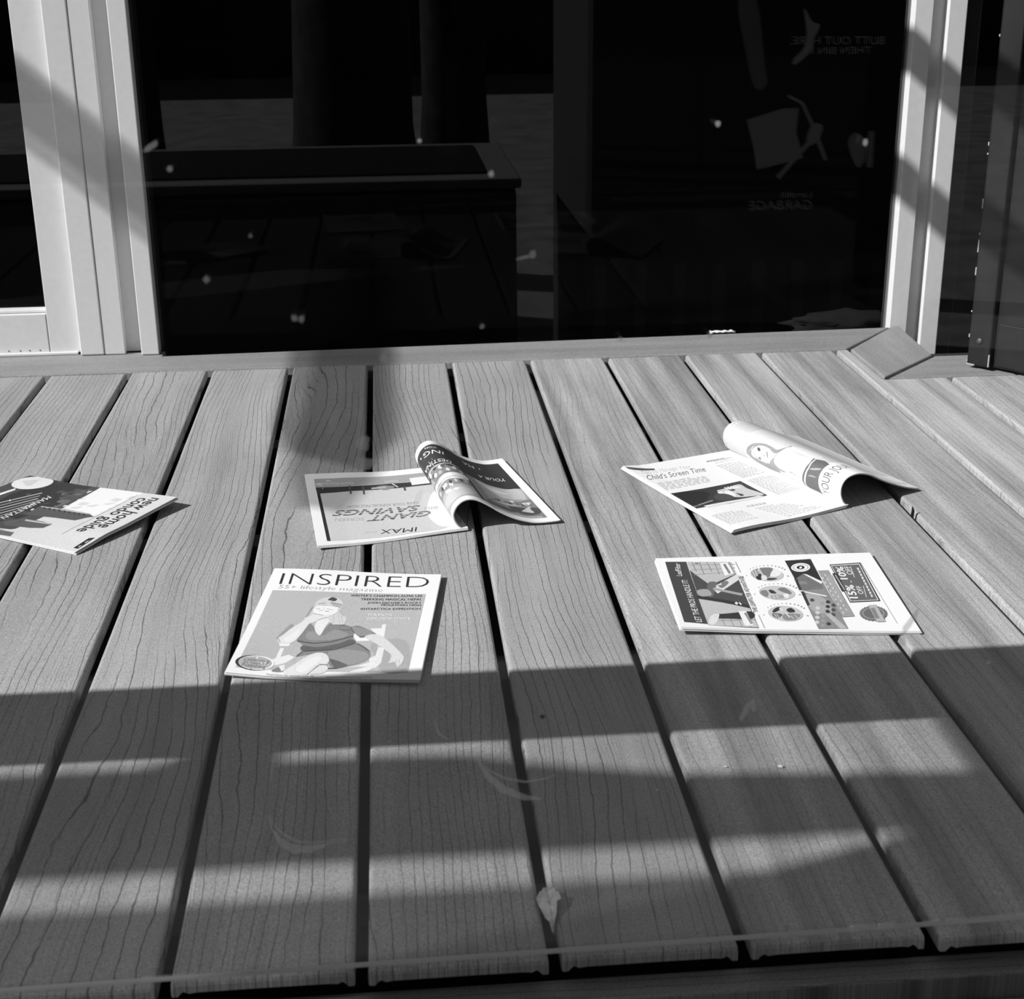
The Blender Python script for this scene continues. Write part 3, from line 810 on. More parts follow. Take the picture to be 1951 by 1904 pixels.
A.blob(P, [(640, 505), (700, 500), (750, 522), (680, 545), (630, 530)], 0.10)
A.poly(P, [(560, 580), (900, 508), (935, 512), (590, 590)], 0.70)
A.blob(P, [(370, 515), (500, 490), (600, 500), (560, 560), (480, 580)], 0.05)
A.line(P, (500, 585), (620, 545), 7, 0.28)
T = 'article_text'
A.stuff.add(T)
A.poly(T, [(92, 356), (275, 352), (276, 361), (180, 369), (100, 369)], 0.12)
A.text(T, 'Tips to Manage Your', (192, 392), (495, 345), (184, 372), 0.52, thin=-0.015)
A.text(T, "Child's Screen Time", (228, 428), (583, 364), (218, 398), 0.10, thin=-0.010)
def rows(a, b, c, d, n, g, w):
    """n lines of small type between edges a-b (left) and c-d (right)"""
    rr = random.Random(n * 31 + int(a[0]))
    for i in range(n):
        q = (i + 0.5) / n
        l = (lerp(a[0], b[0], q), lerp(a[1], b[1], q)); r_ = (lerp(c[0], d[0], q), lerp(c[1], d[1], q))
        s0 = 0.0
        while s0 < 0.97:
            s1 = min(s0 + rr.uniform(0.06, 0.16), 0.98 if i % 6 else 0.7)
            if s1 - s0 < 0.02: break
            A.line(T, (lerp(l[0], r_[0], s0), lerp(l[1], r_[1], s0)), (lerp(l[0], r_[0], s1), lerp(l[1], r_[1], s1)), w, g)
            s0 = s1 + 0.025
rows((585, 305), (590, 312), (735, 278), (740, 285), 2, 0.35, 3)
rows((640, 330), (800, 405), (770, 300), (930, 372), 14, 0.62, 2.4)
rows((820, 415), (1010, 505), (955, 382), (1150, 470), 16, 0.62, 2.4)
rows((620, 300), (640, 325), (740, 292), (755, 296), 2, 0.6, 2)
rows((270, 445), (330, 490), (560, 385), (620, 425), 6, 0.62, 2.4)
rows((820, 580), (825, 584), (990, 540), (995, 544), 1, 0.35, 3)
rows((600, 640), (720, 700), (780, 600), (900, 655), 9, 0.64, 2.4)
rows((860, 590), (1080, 640), (1010, 552), (1290, 580), 10, 0.64, 2.4)
A.flush(lp)
prB = profile(PROF_B)
d_ = Vector((0.1168, 0.0517))
SC = curl_surface(prB, (0.6346, 0.8951), (0.7514, 0.9468), (0.5325, 1.1429), (0.5325 + d_.x * 0.98, 1.1429 + d_.y * 0.98))
SC1 = SC
cp = shell('rolled_page', lambda u, v: SC1(u, v, 0.0003), lambda u, v: SC1(u, v, -0.0003), NUC, NVC, M_PAPER, t)
shell('rolled_leaf', lambda u, v: SC1(0.985 * u, v, -0.0007), lambda u, v: SC1(0.985 * u, v, -0.0012), NUC, NVC, M_PAGES, t)
A = Art(SC1, NUC, NVC, None, base=0.00045)
P = 'girl_photo'
A.poly(P, [(0.0, 0.20), (0.97, 0.20), (0.97, 0.995), (0.0, 0.995)], 0.62)
A.poly(P, [(0.0, 0.80), (0.60, 0.82), (0.60, 0.995), (0.0, 0.995)], 0.54)
A.blob(P, [(0.115, 0.785), (0.15, 0.775), (0.19, 0.745), (0.215, 0.705), (0.233, 0.65), (0.233, 0.59), (0.228, 0.555), (0.242, 0.53), (0.288, 0.51), (0.328, 0.505), (0.288, 0.49), (0.24, 0.51), (0.215, 0.52), (0.198, 0.545), (0.2, 0.57), (0.212, 0.6), (0.212, 0.65), (0.193, 0.695), (0.158, 0.725), (0.115, 0.745), (0.088, 0.755), (0.092, 0.785)], 0.26)
A.blob(P, [(0.02, 0.62), (0.07, 0.76), (0.13, 0.77), (0.10, 0.60), (0.06, 0.50)], 0.30)
A.blob(P, [(0.145, 0.735), (0.193, 0.695), (0.212, 0.65), (0.205, 0.6), (0.188, 0.57), (0.15, 0.565), (0.107, 0.585), (0.085, 0.635), (0.088, 0.685), (0.095, 0.735)], 0.74)
A.blob(P, [(0.088, 0.70), (0.115, 0.735), (0.150, 0.735), (0.125, 0.70), (0.105, 0.66)], 0.52)
A.blob(P, [(0.085, 0.64), (0.10, 0.645), (0.125, 0.60), (0.108, 0.585), (0.088, 0.61)], 0.56)
A.line(P, (0.130, 0.755), (0.178, 0.725), 0.006, 0.50)
A.blob(P, [(0.185, 0.69), (0.188, 0.675), (0.175, 0.66), (0.163, 0.67), (0.165, 0.685)], 0.10)
A.blob(P, [(0.115, 0.675), (0.12, 0.66), (0.1, 0.655), (0.095, 0.675)], 0.22)
A.blob(P, [(0.165, 0.63), (0.165, 0.625), (0.143, 0.62), (0.14, 0.63)], 0.36)
A.blob(P, [(0.182, 0.615), (0.182, 0.6), (0.147, 0.59), (0.147, 0.6), (0.163, 0.605)], 0.25)
A.blob(P, [(0.092, 0.585), (0.152, 0.555), (0.168, 0.54), (0.195, 0.535), (0.215, 0.52), (0.24, 0.51), (0.182, 0.53), (0.138, 0.54), (0.113, 0.525), (0.095, 0.495), (0.1, 0.435), (0.08, 0.47), (0.077, 0.545)], 0.32)
A.blob(P, [(0.318, 0.495), (0.365, 0.43), (0.38, 0.34), (0.34, 0.23), (0.325, 0.265), (0.297, 0.315), (0.285, 0.42)], 0.72)
A.blob(P, [(0.185, 0.53), (0.24, 0.51), (0.312, 0.49), (0.305, 0.38), (0.307, 0.3), (0.268, 0.29), (0.205, 0.28), (0.145, 0.3), (0.077, 0.325), (0.083, 0.38), (0.092, 0.435), (0.1, 0.49), (0.115, 0.525), (0.138, 0.54)], 0.80)
A.blob(P, [(0.28, 0.45), (0.28, 0.385), (0.288, 0.335), (0.28, 0.335), (0.268, 0.38), (0.273, 0.44)], 0.50)
A.blob(P, [(0.17, 0.46), (0.19, 0.45), (0.18, 0.43), (0.165, 0.44)], 0.66)
A.blob(P, [(0.115, 0.41), (0.12, 0.395), (0.122, 0.375), (0.098, 0.405)], 0.42)
A.blob(P, [(0.113, 0.38), (0.118, 0.365), (0.103, 0.36), (0.095, 0.38)], 0.48)
A.poly(P, [(0.0, 0.30), (0.08, 0.31), (0.11, 0.305), (0.18, 0.29), (0.24, 0.282), (0.297, 0.296), (0.297, 0.272), (0.23, 0.262), (0.16, 0.272), (0.08, 0.290), (0.0, 0.28)], 0.16)
A.poly(P, [(0.0, 0.29), (0.072, 0.287), (0.118, 0.275), (0.205, 0.262), (0.297, 0.275), (0.323, 0.23), (0.302, 0.16), (0.0, 0.16)], 0.16)
A.poly(P, [(0.0, 0.292), (0.077, 0.298), (0.14, 0.284), (0.205, 0.271), (0.292, 0.281), (0.296, 0.274), (0.208, 0.263), (0.14, 0.275), (0.077, 0.289), (0.0, 0.284)], 0.74)
A.blob(P, [(0.205, 0.255), (0.228, 0.215), (0.238, 0.18), (0.215, 0.205), (0.2, 0.245)], 0.34)
A.blob(P, [(0.15, 0.26), (0.168, 0.225), (0.165, 0.19), (0.155, 0.22)], 0.30)
A.poly(P, [(0.0, 0.0), (0.995, 0.0), (0.995, 0.20), (0.50, 0.20), (0.30, 0.178), (0.22, 0.172), (0.13, 0.172), (0.0, 0.165)], 0.80)
T = 'girl_page_lettering'
A.text(T, 'YOUR JOUR', (0.068, 0.092), (0.415, 0.088), (0.062, 0.150), 0.11)
A.stuff.add('tiny_lettering')
for i in range(14):
    u = 0.03 + i * 0.03
    A.ell('tiny_lettering', (u, 0.965 + 0.006 * math.sin(i * 2.1)), 0.006, 0.009, 0.85, n=6)
for i in range(5): A.line('tiny_lettering', (0.74 + i * 0.045, 0.07), (0.77 + i * 0.045, 0.07), 0.02, 0.42)
A.flush(cp)

# ------------------------------------------------------------------ magazine 4: advertisement turned sideways
def z_lf(u, v):
    return 0.0062 + 0.0045 * max(0, 0.3 - u) / 0.3 * max(0, 0.7 - v) / 0.7 + 0.0014 * math.sin(u * 4.5 + 0.3) * (1 - v)
t, cov, S = flat_magazine('magazine lying sideways with gutter advertisement and percent-off coupon', [(0.3485, 0.7393), (0.6115, 0.7286), (0.5981, 0.5109), (0.3396, 0.5361)], z_lf, 0.0048, leaves=4)
A = Art(S, 14, 16, [(65, 122), (1515, 83), (1860, 605), (235, 612)])
P = 'gutter_photos'
A.poly(P, [(128, 147), (262, 147), (410, 588), (335, 583), (258, 578)], 0.085)
A.poly(P, [(266, 147), (556, 150), (742, 603), (412, 596)], 0.10)
A.poly(P, [(266, 147), (556, 150), (590, 230), (420, 310), (285, 205)], 0.46)
for i in range(6): A.line(P, (300 + i * 48, 150), (330 + i * 50, 215 + (i % 2) * 20), 4, 0.16)
for i in range(3): A.line(P, (285 + i * 14, 170 + i * 34), (580, 165 + i * 26), 3, 0.24)
A.poly(P, [(430, 330), (590, 235), (640, 250), (470, 370)], 0.62)
A.blob(P, [(405, 300), (440, 285), (470, 300), (450, 340), (440, 390), (405, 385)], 0.16)
A.blob(P, [(470, 310), (520, 280), (540, 295), (500, 330)], 0.20)
A.line(P, (440, 335), (630, 375), 16, 0.34)
A.blob(P, [(335, 350), (400, 340), (430, 380), (360, 390)], 0.34)
A.poly(P, [(345, 405), (680, 465), (738, 598), (412, 596)], 0.48)
A.poly(P, [(330, 385), (560, 420), (680, 450), (682, 470), (560, 442), (340, 408)], 0.06)
A.blob(P, [(430, 520), (520, 510), (690, 490), (700, 540), (560, 545), (470, 545)], 0.06)
A.blob(P, [(415, 560), (435, 520), (480, 515), (470, 560), (450, 590), (420, 588)], 0.66)
for i in range(4): A.line(P, (500 + i * 55, 545), (520 + i * 55, 596), 4, 0.22)
A.line(P, (480, 560), (720, 545), 4, 0.22); A.line(P, (585, 430), (600, 440), 14, 0.75); A.line(P, (610, 430), (625, 445), 8, 0.75)
A.poly(P, [(480, 155), (530, 155), (575, 228), (515, 245)], 0.76)
A.poly(P, [(605, 490), (655, 487), (705, 585), (650, 590)], 0.76)
for (c, rx, ry) in (((795, 235), 112, 46), ((862, 362), 122, 48), ((918, 503), 118, 52)):
    A.ell(P, c, rx, ry, 0.50, rot=4)
    for i in range(22):
        a = math.radians(150 + i * 11)
        if 5 < i < 17 and i % 1 == 0 or i in (2, 20):
            A.line(P, (c[0] + math.cos(a) * rx * 1.22, c[1] + math.sin(a) * ry * 1.28), (c[0] + math.cos(a) * rx * 1.30 + 4, c[1] + math.sin(a) * ry * 1.38), 6, 0.30)
def lw(*pts): return [(603 + 0.5454 * x, 70.9 + 0.5454 * y) for x, y in pts]
for g, pts in ((0.28, ((155, 270), (250, 232), (240, 330), (200, 342))), (0.20, ((270, 222), (420, 225), (380, 330), (330, 332), (280, 262))), (0.06, ((215, 340), (270, 290), (290, 365), (240, 370))), (0.72, ((390, 322), (442, 232), (530, 280), (480, 330))), (0.08, ((350, 350), (480, 350), (420, 374), (340, 372))), (0.66, ((285, 320), (340, 320), (350, 370), (290, 370))),
               (0.22, ((268, 522), (330, 500), (370, 540), (350, 590), (290, 562))), (0.07, ((370, 500), (420, 500), (468, 540), (400, 540))), (0.20, ((480, 490), (560, 468), (645, 520), (645, 550), (560, 530))), (0.34, ((400, 570), (540, 560), (550, 600), (430, 612))), (0.74, ((550, 560), (610, 545), (620, 590), (590, 600))),
               (0.06, ((460, 722), (512, 712), (500, 752), (430, 785), (420, 760))), (0.06, ((590, 742), (650, 722), (700, 770), (620, 780))), (0.16, ((420, 792), (540, 802), (490, 852), (430, 835))), (0.24, ((560, 800), (760, 800), (700, 870), (560, 870)))):
    A.blob(P, lw(*pts), g, 3)
for a, b, g in (((170, 262), (210, 335), 0.6), ((200, 250), (235, 325), 0.6), ((255, 222), (245, 270), 0.76), ((500, 725), (545, 755), 0.76), ((585, 792), (632, 842), 0.76), ((440, 800), (470, 845), 0.5), ((470, 805), (500, 845), 0.5), ((640, 820), (680, 860), 0.5), ((690, 810), (730, 850), 0.45), ((430, 575), (450, 610), 0.6), ((470, 570), (490, 605), 0.6)):
    p_, q_ = lw(a, b); A.line(P, p_, q_, 6, g)
A.poly(P, [(915, 142), (1092, 130), (1170, 278), (980, 262)], 0.05)
A.ell(P, (1024, 188), 66, 30, 0.76, rot=-2); A.ell(P, (1024, 188), 54, 23, 0.40, rot=-2); A.ell(P, (1024, 188), 46, 19, 0.80); A.ell(P, (1024, 188), 28, 13, 0.05)
A.text(P, '1', (1032, 182), (1032, 194), (1016, 184), 0.8)
A.poly(P, [(980, 262), (1170, 278), (1345, 598), (1140, 604), (1090, 500)], 0.24)
A.poly(P, [(985, 268), (1040, 232), (1170, 290), (1180, 330), (1060, 345), (1010, 340)], 0.18)
A.poly(P, [(1040, 232), (1065, 235), (1175, 285), (1165, 300)], 0.72)
A.line(P, (1005, 346), (1200, 382), 8, 0.72)
A.blob(P, [(1060, 370), (1180, 395), (1240, 480), (1160, 500), (1090, 470)], 0.36)
for i in range(16):
    x, y = 1100 + (i * 37) % 150, 410 + (i * 53) % 180
    A.blob(P, [(x - 16, y), (x, y - 12), (x + 18, y + 2), (x, y + 12)], (0.10, 0.55, 0.30, 0.07)[i % 4])
A.poly(P, [(1185, 500), (1225, 500), (1340, 597), (1290, 600)], 0.42)
A.poly(P, [(978, 264), (998, 264), (1030, 342), (1012, 344)], 0.06); A.poly(P, [(1022, 352), (1045, 352), (1085, 445), (1066, 448)], 0.06)
A.poly(P, [(1142, 210), (1215, 206), (1392, 515), (1305, 522)], 0.30)
A.poly(P, [(1195, 240), (1240, 240), (1320, 420), (1260, 410)], 0.34)
T = 'coupon'
A.poly(T, [(1224, 168), (1440, 154), (1578, 410), (1362, 422)], 0.07)
A.poly(T, [(1234, 174), (1436, 161), (1566, 406), (1367, 416)], 0.70)
A.poly(T, [(1240, 178), (1433, 166), (1558, 403), (1371, 412)], 0.15)
A.poly(T, [(1242, 228), (1280, 226), (1338, 345), (1308, 350)], 0.06)
A.text(T, '15%', (1420, 395), (1386, 305), (1362, 395), 0.78, thin=0.02)
A.text(T, 'OFF', (1462, 365), (1443, 312), (1425, 365), 0.78)
A.text(T, '10%', (1352, 268), (1316, 182), (1300, 268), 0.78, thin=0.02)
A.text(T, 'OFF', (1390, 235), (1366, 180), (1350, 235), 0.78)
A.text(T, '+', (1386, 290), (1380, 276), (1372, 290), 0.78)
A.line(T, (1480, 388), (1460, 310), 4, 0.7); A.line(T, (1400, 255), (1372, 180), 4, 0.7)
for i in range(10):
    q = i / 10
    A.line(T, (lerp(1522, 1420, q), lerp(385, 185, q)), (lerp(1514, 1412, q), lerp(370, 170, q)), 12, 0.66)
    A.line(T, (lerp(1326, 1262, q), lerp(338, 236, q)), (lerp(1321, 1258, q), lerp(331, 229, q)), 8, 0.55)
star = []
for i in range(48):
    a = 2 * math.pi * i / 48; r = 1.0 if i % 2 else 0.9
    star.append((1525 + 102 * r * math.cos(a), 495 + 52 * r * math.sin(a)))
A.poly(T, star, 0.18); A.ell(T, (1525, 495), 78, 38, 0.30); A.ell(T, (1525, 495), 70, 34, 0.16)
A.poly(T, [(1490, 440), (1545, 436), (1610, 548), (1548, 552)], 0.42)
A.poly(T, [(1505, 460), (1535, 458), (1570, 528), (1540, 530)], 0.22)
T = 'advert_lettering'
A.text(T, 'LET THE PROS HANDLE IT!', (372, 578), (272, 278), (332, 578), 0.80)
A.text(T, 'LeafFilter', (240, 250), (220, 160), (205, 252), 0.80, shear=0.3)
A.text(T, 'THE LEAFFILTER ADVANTAGE', (735, 497), (632, 250), (705, 499), 0.08)
A.stuff.add('tiny_lettering')
for i in range(9):
    q = i / 9
    A.line('tiny_lettering', (lerp(1340, 1180, q), lerp(480, 220, q)), (lerp(1331, 1171, q), lerp(466, 206, q)), 7, 0.6)
    A.line('tiny_lettering', (lerp(1318, 1165, q), lerp(500, 240, q)), (lerp(1309, 1156, q), lerp(486, 226, q)), 9, 0.55)
    A.line('tiny_lettering', (lerp(545, 505, q), lerp(230, 165, q)), (lerp(543, 503, q), lerp(226, 161, q)), 16, 0.30)
    A.line('tiny_lettering', (lerp(690, 645, q), lerp(575, 500, q)), (lerp(688, 643, q), lerp(571, 496, q)), 16, 0.30)
A.line('tiny_lettering', (580, 150), (615, 225), 3, 0.4); A.line('tiny_lettering', (735, 515), (775, 605), 3, 0.4)
A.line('tiny_lettering', (1440, 150), (1690, 560), 2.5, 0.45)
A.flush(cov)

# ------------------------------------------------------------------ magazine 5: home and condo guide, seen from behind its title
# sheet edges: title edge from the raised corner to the near corner
def z_cd(u, v):
    return 0.0045 + 0.0100 * max(0.0, v - 0.35) / 0.65 * (1 - u) ** 0.8 + 0.003 * math.exp(-((u - 0.72) / 0.12) ** 2) * max(0, v - 0.5) * 2 * 0.5 + 0.0008 * math.sin(7 * u) * (1 - v)
t, cov, S = flat_magazine('glossy home and condo guide with tower skyline on its cover, one corner lifted', [(-0.2557, 1.0003), (-0.3615, 0.841), (-0.5875, 0.9834), (-0.4817, 1.1427)], z_cd, 0.0036)
A = Art(S, 14, 16, [(1829.6, 362.1), (777.7, 940.1), (-809.9, 590.2), (310.1, 144.9)])
P = 'cover_photo'
A.poly(P, [(1825, 364), (783, 937), (-60, 780), (-440, 665), (310, 380), (1020, 232)], 0.60)
A.poly(P, [(1020, 234), (1460, 305), (1300, 390), (960, 545), (640, 450)], 0.76)
A.poly(P, [(310, 146), (1020, 232), (860, 330), (640, 450), (330, 590), (100, 690), (-600, 620), (-805, 590)], 0.10)
A.poly(P, [(530, 175), (1010, 232), (860, 300), (560, 430), (300, 520), (60, 600), (-400, 560), (100, 330)], 0.055)
A.poly(P, [(620, 300), (900, 262), (680, 400), (520, 470)], 0.16)
A.blob(P, [(600, 330), (800, 270), (880, 280), (700, 380)], 0.11)
A.poly(P, [(400, 430), (640, 465), (910, 520), (965, 552), (890, 560), (760, 590), (560, 560), (230, 520)], 0.12)
A.poly(P, [(410, 432), (660, 470), (915, 515), (905, 525), (640, 482), (400, 442)], 0.40)
A.poly(P, [(230, 560), (430, 600), (520, 632), (420, 672), (280, 670), (20, 640), (0, 600)], 0.13)
A.poly(P, [(240, 572), (430, 605), (515, 618), (505, 634), (420, 622), (230, 590)], 0.42)
A.poly(P, [(-60, 680), (110, 720), (60, 765), (-80, 745)], 0.15)
A.poly(P, [(-60, 672), (100, 712), (95, 722), (-60, 690)], 0.5)
for i in range(9):
    q = i / 9
    A.line(P, (lerp(430, 900, q), lerp(452, 535, q)), (lerp(445, 915, q), lerp(458, 541, q)), 22, 0.06)
for i in range(6):
    A.line(P, (-100, 430 + i * 26), (420 - i * 20, 305 + i * 26), 6, (0.5, 0.32)[i % 2])
A.poly(P, [(-300, 360), (0, 322), (165, 270), (160, 286), (0, 340), (-300, 385)], 0.72)
A.ell(P, (330, 215), 205, 55, 0.70, rot=-8)
for i in range(5): A.line(P, (235 + i * 8, 205 + i * 9), (400 - i * 18, 185 + i * 12), 4, 0.38)
T = 'title'
A.text(T, 'new home', (1560.8, 361.6), (1007.8, 666), (1682, 381), 0.04, thin=0.014)
A.text(T, 'condo guide', (1429.5, 360.4), (772.5, 711.8), (1549, 374), 0.04, thin=0.014)
A.line(T, (1400, 330), (625, 742), 4, 0.30)
A.poly(T, [(754, 895), (925, 794), (999, 791), (809, 904)], 0.03)
A.poly(T, [(795, 893), (930, 806), (962, 805), (825, 892)], 0.10)
A.line(T, (812, 886), (948, 808), 7, 0.7)
A.text(T, 'MANHATTAN', (475, 330), (-20, 552), (515, 348), 0.74)
A.text(T, 'A', (100, 372), (70, 388), (120, 382), 0.72)
A.flush(cov)

# ------------------------------------------------------------------ dry leaf stuck in the gap between two boards
lf = []
prof_l = [(0.0, 0.0016), (0.08, 0.0050), (0.18, 0.0080), (0.30, 0.0105), (0.42, 0.0122), (0.52, 0.0120), (0.62, 0.0092), (0.74, 0.0062), (0.85, 0.0030), (0.94, 0.0012), (1.0, 0.0006)]
Av = Vector((0.1440, 0.0900, 0.003)); Bv = Vector((0.1455, 0.0410, -0.003))
V = []; F = []; nn = 9
for i, (s_, w) in enumerate(prof_l):
    c = lerp(Av, Bv, s_); c.z += 0.004 * math.sin(math.pi * s_)
    for j in range(nn):
        q = j / (nn - 1) * 2 - 1
        wob = 1 + 0.14 * math.sin(i * 2.3 + (3 if q > 0 else 0))
        x = c.x + q * w * wob * 0.72; z = c.z + 0.0050 * (abs(q) ** 1.5) * (1 if q > 0 else -0.15) * math.sin(math.pi * s_) + 0.0017 * math.sin(i * 3.0 + abs(q) * 2.2)
        V.append((x, c.y + 0.006 * abs(q) * math.sin(math.pi * s_), z))
nv_ = len(V)
for v in V[:]: V.append((v[0], v[1], v[2] - 0.0004))
for i in range(len(prof_l) - 1):
    for j in range(nn - 1):
        a = i * nn + j
        F.append((a, a + 1, a + nn + 1, a + nn)); F.append((nv_ + a, nv_ + a + nn, nv_ + a + nn + 1, nv_ + a + 1))
M_LEAF = plain('dry_leaf', 0.58, 0.8, 0.2, noise=0.25, nscale=160)
lo = empty('dry_leaf', (0.144, 0.068, 0)); tag(lo, 'small curled dry leaf caught in the gap between two deck boards', 'leaf')
mesh('leaf_blade', V, F, M_LEAF, lo, True)
bm = bmesh.new()
cv = [lerp(Av, Bv, s_) + Vector((0, 0, 0.004 * math.sin(math.pi * s_) + 0.0006)) for s_ in [i / 8 for i in range(9)]]
def tube(bm, pts, r, n=6):
    rings = []
    for i, p in enumerate(pts):
        a = pts[max(i - 1, 0)]; b = pts[min(i + 1, len(pts) - 1)]; d = (b - a).normalized()
        s1 = d.orthogonal().normalized(); s2 = d.cross(s1)
        rr = r[i] if isinstance(r, (list, tuple)) else r
        rings.append([bm.verts.new(p + s1 * rr * math.cos(2 * math.pi * k / n) + s2 * rr * math.sin(2 * math.pi * k / n)) for k in range(n)])
    for a, b in zip(rings, rings[1:]):
        for k in range(n): bm.faces.new((a[k], a[(k + 1) % n], b[(k + 1) % n], b[k]))
    bm.faces.new(rings[0]); bm.faces.new(list(reversed(rings[-1])))
tube(bm, cv, [0.0004] * 8 + [0.0003])
from_bm('midrib', bm, M_LEAF, lo, True)

# ------------------------------------------------------------------ crumbs and scraps
M_CRUMB = plain('pale_crumb', 0.6, 0.8, 0.2)
def crumb(name, x, y, z, r, label, cat, group=None, flat=0.45, mat=M_CRUMB):
    bm = bmesh.new(); bmesh.ops.create_icosphere(bm, subdivisions=1, radius=r)
    rr = random.Random(int(x * 9999) + int(y * 7777))
    for v in bm.verts:
        v.co *= rr.uniform(0.65, 1.25); v.co.z *= flat; v.co += Vector((x, y, z + r * flat * 0.75))
    o = from_bm(name, bm, mat); tag(o, label, cat, group); return o
G1 = 'pale crumbs on the dark ledger timber'
for x, y, r, lab in ((0.0695, -0.022, 0.0019, 'largest pale crumb on the dark timber below the board ends'), (0.0560, -0.034, 0.0012, 'pale crumb lying in front of the largest crumb on dark timber'), (0.152, -0.022, 0.0010, 'tiny pale crumb on the dark timber below the dry leaf'), (0.270, -0.020, 0.0010, 'tiny pale crumb alone on dark timber, farther from the leaf')):
    crumb('crumb', x, y, -0.050, r, lab, 'crumb', G1)
for x, y, r in ((0.328, 0.262, 0.0020), (0.378, 0.257, 0.0028)):
    crumb('wood_chip', x, y, 0.0, r, ('smaller' if r < 0.0025 else 'larger') + ' pale wood chip lying in the strip of light on the deck', 'wood chip', 'pale wood chips on the deck')
crumb('debris', 0.172, 0.372, 0.0, 0.0026, 'tiny dark scrap of debris on the shaded deck board', 'debris', None, 0.5, M_BLACKPAINT)
bm = bmesh.new(); tube(bm, [Vector((0.7135, 0.868, -0.01)), Vector((0.7140, 0.866, 0.004)), Vector((0.7120, 0.864, 0.011))], [0.0022, 0.0020, 0.0006])
o = from_bm('splinter', bm, M_BLACKPAINT); tag(o, 'short dark splinter sticking up from the gap beside rolled magazine', 'splinter')
# torn paper at the foot of the window
V = []; F = []
rr = random.Random(4)
for i in range(9):
    for j in range(3):
        V.append((0.655 + 0.0062 * i, 1.846 + 0.006 * j + rr.uniform(-0.002, 0.002), 0.002 + 0.004 * abs(math.sin(i * 1.7 + j)) * (j != 1)))
nv_ = len(V); V += [(x, y, z - 0.0006) for x, y, z in V]
for i in range(8):
    for j in range(2):
        a = i * 3 + j; F.append((a, a + 1, a + 4, a + 3)); F.append((nv_ + a, nv_ + a + 3, nv_ + a + 4, nv_ + a + 1))
o = mesh('paper_scrap', V, F, M_PAPER); tag(o, 'torn white paper scrap at the foot of the large window', 'paper scrap')
# pale crumpled rag inside, behind the pane
bm = bmesh.new(); bmesh.ops.create_icosphere(bm, subdivisions=3, radius=0.07)
for v in bm.verts:
    k_ = 1 + 0.35 * math.sin(v.co.x * 90 + 1) * math.sin(v.co.y * 70) * math.cos(v.co.z * 80)
    v.co = Vector((v.co.x * 1.5 * k_ + 0.96, v.co.y * 0.5 * k_ + 1.99, max(v.co.z * 0.36 * k_ - 0.020, -0.06)))
o = from_bm('crumpled_cloth', bm, plain('pale_cloth', 0.22, 0.9, 0.1), None, True); tag(o, 'crumpled pale cloth lying inside behind the window pane', 'cloth')

# ------------------------------------------------------------------ glass screen along the front of the deck
gs = empty('glass_screen', (0.3, -0.05, -0.35)); tag(gs, 'clear flecked glass screen standing along the front edge of the deck', 'glass screen')
def skewz(x): return 0.0517 + (x - 0.0) * 0.0100
bm = bmesh.new(); bm_box(bm, -3.2, 1.9, -0.053, -0.047, 0, 1)
for v in bm.verts: v.co.z = skewz(v.co.x) if v.co.z < 0.5 else 0.83
from_bm('pane', bm, M_GLASS_FRONT, gs)
bm = bmesh.new(); bm_box(bm, -3.2, 1.9, -0.0525, -0.0490, 0, 1)
for v in bm.verts: v.co.z = skewz(v.co.x) + (-0.0016 if v.co.z < 0.5 else 0.0)
from_bm('bottom_edge', bm, M_EDGE, gs)
box('shade_board', -3.25, 1.95, -0.065, -0.035, 0.823, 1.068, M_TIMBER, gs, 0.003)  # unseen board, its height set to cast the wide shade band
box('post', -3.26, -3.20, -0.08, -0.02, -0.35, 1.068, M_STEEL, gs, 0.003)
box('post', 1.90, 1.96, -0.08, -0.02, -0.35, 1.068, M_STEEL, gs, 0.003)
# arcs of refracted light painted as pale streaks, and dried flecks
YS = -0.0536
def pane_mark(name, pts, mat):
    V = [(x, YS, z) for x, z in pts] + [(x, YS - 0.0002, z) for x, z in pts]; n = len(pts)
    F = [tuple(range(n)), tuple(range(2 * n - 1, n - 1, -1))] + [(i, (i + 1) % n, n + (i + 1) % n, n + i) for i in range(n)]
    return mesh(name, V, F, mat, gs)
def drop(x, z, rx, rz, rot=0.0, seed=0):
    rr = random.Random(seed); pts = []
    for i in range(12):
        a = 2 * math.pi * i / 12; k_ = rr.uniform(0.75, 1.2); px, pz = rx * k_ * math.cos(a), rz * k_ * math.sin(a)
        c, s_ = math.cos(rot), math.sin(rot); pts.append((x + px * c - pz * s_, z + px * s_ + pz * c))
    return pane_mark('fleck', pts, M_FLECK)
def arc_streak(pts, w):
    """narrow pale streak painting an arc of light, following the points, tapering at both ends"""
    L = []; Rr = []
    n = len(pts)
    for i, (x, z) in enumerate(pts):
        ax, az = pts[max(i - 1, 0)]; bx, bz = pts[min(i + 1, n - 1)]; l = math.hypot(bx - ax, bz - az)
        k_ = w / 2 * (0.25 + 0.75 * math.sin(math.pi * i / (n - 1)))
        L.append((x - (bz - az) / l * k_, z + (bx - ax) / l * k_)); Rr.append((x + (bz - az) / l * k_, z - (bx - ax) / l * k_))
    return pane_mark('light_arc', L + Rr[::-1], M_LIGHT_ARC)
arc_streak([(-0.0511, 0.1754), (-0.0501, 0.165), (-0.0462, 0.1572), (-0.0391, 0.1515), (-0.0296, 0.1492), (-0.0176, 0.15), (-0.0021, 0.1522)], 0.0016)
arc_streak([(-0.0511, 0.1754), (-0.0482, 0.1673), (-0.0426, 0.1597), (-0.0335, 0.1535), (-0.0227, 0.152), (-0.002, 0.1538)], 0.0014)
arc_streak([(-0.0490, 0.163), (-0.0440, 0.1520), (-0.0360, 0.1470), (-0.026, 0.1465), (-0.016, 0.149)], 0.0050)
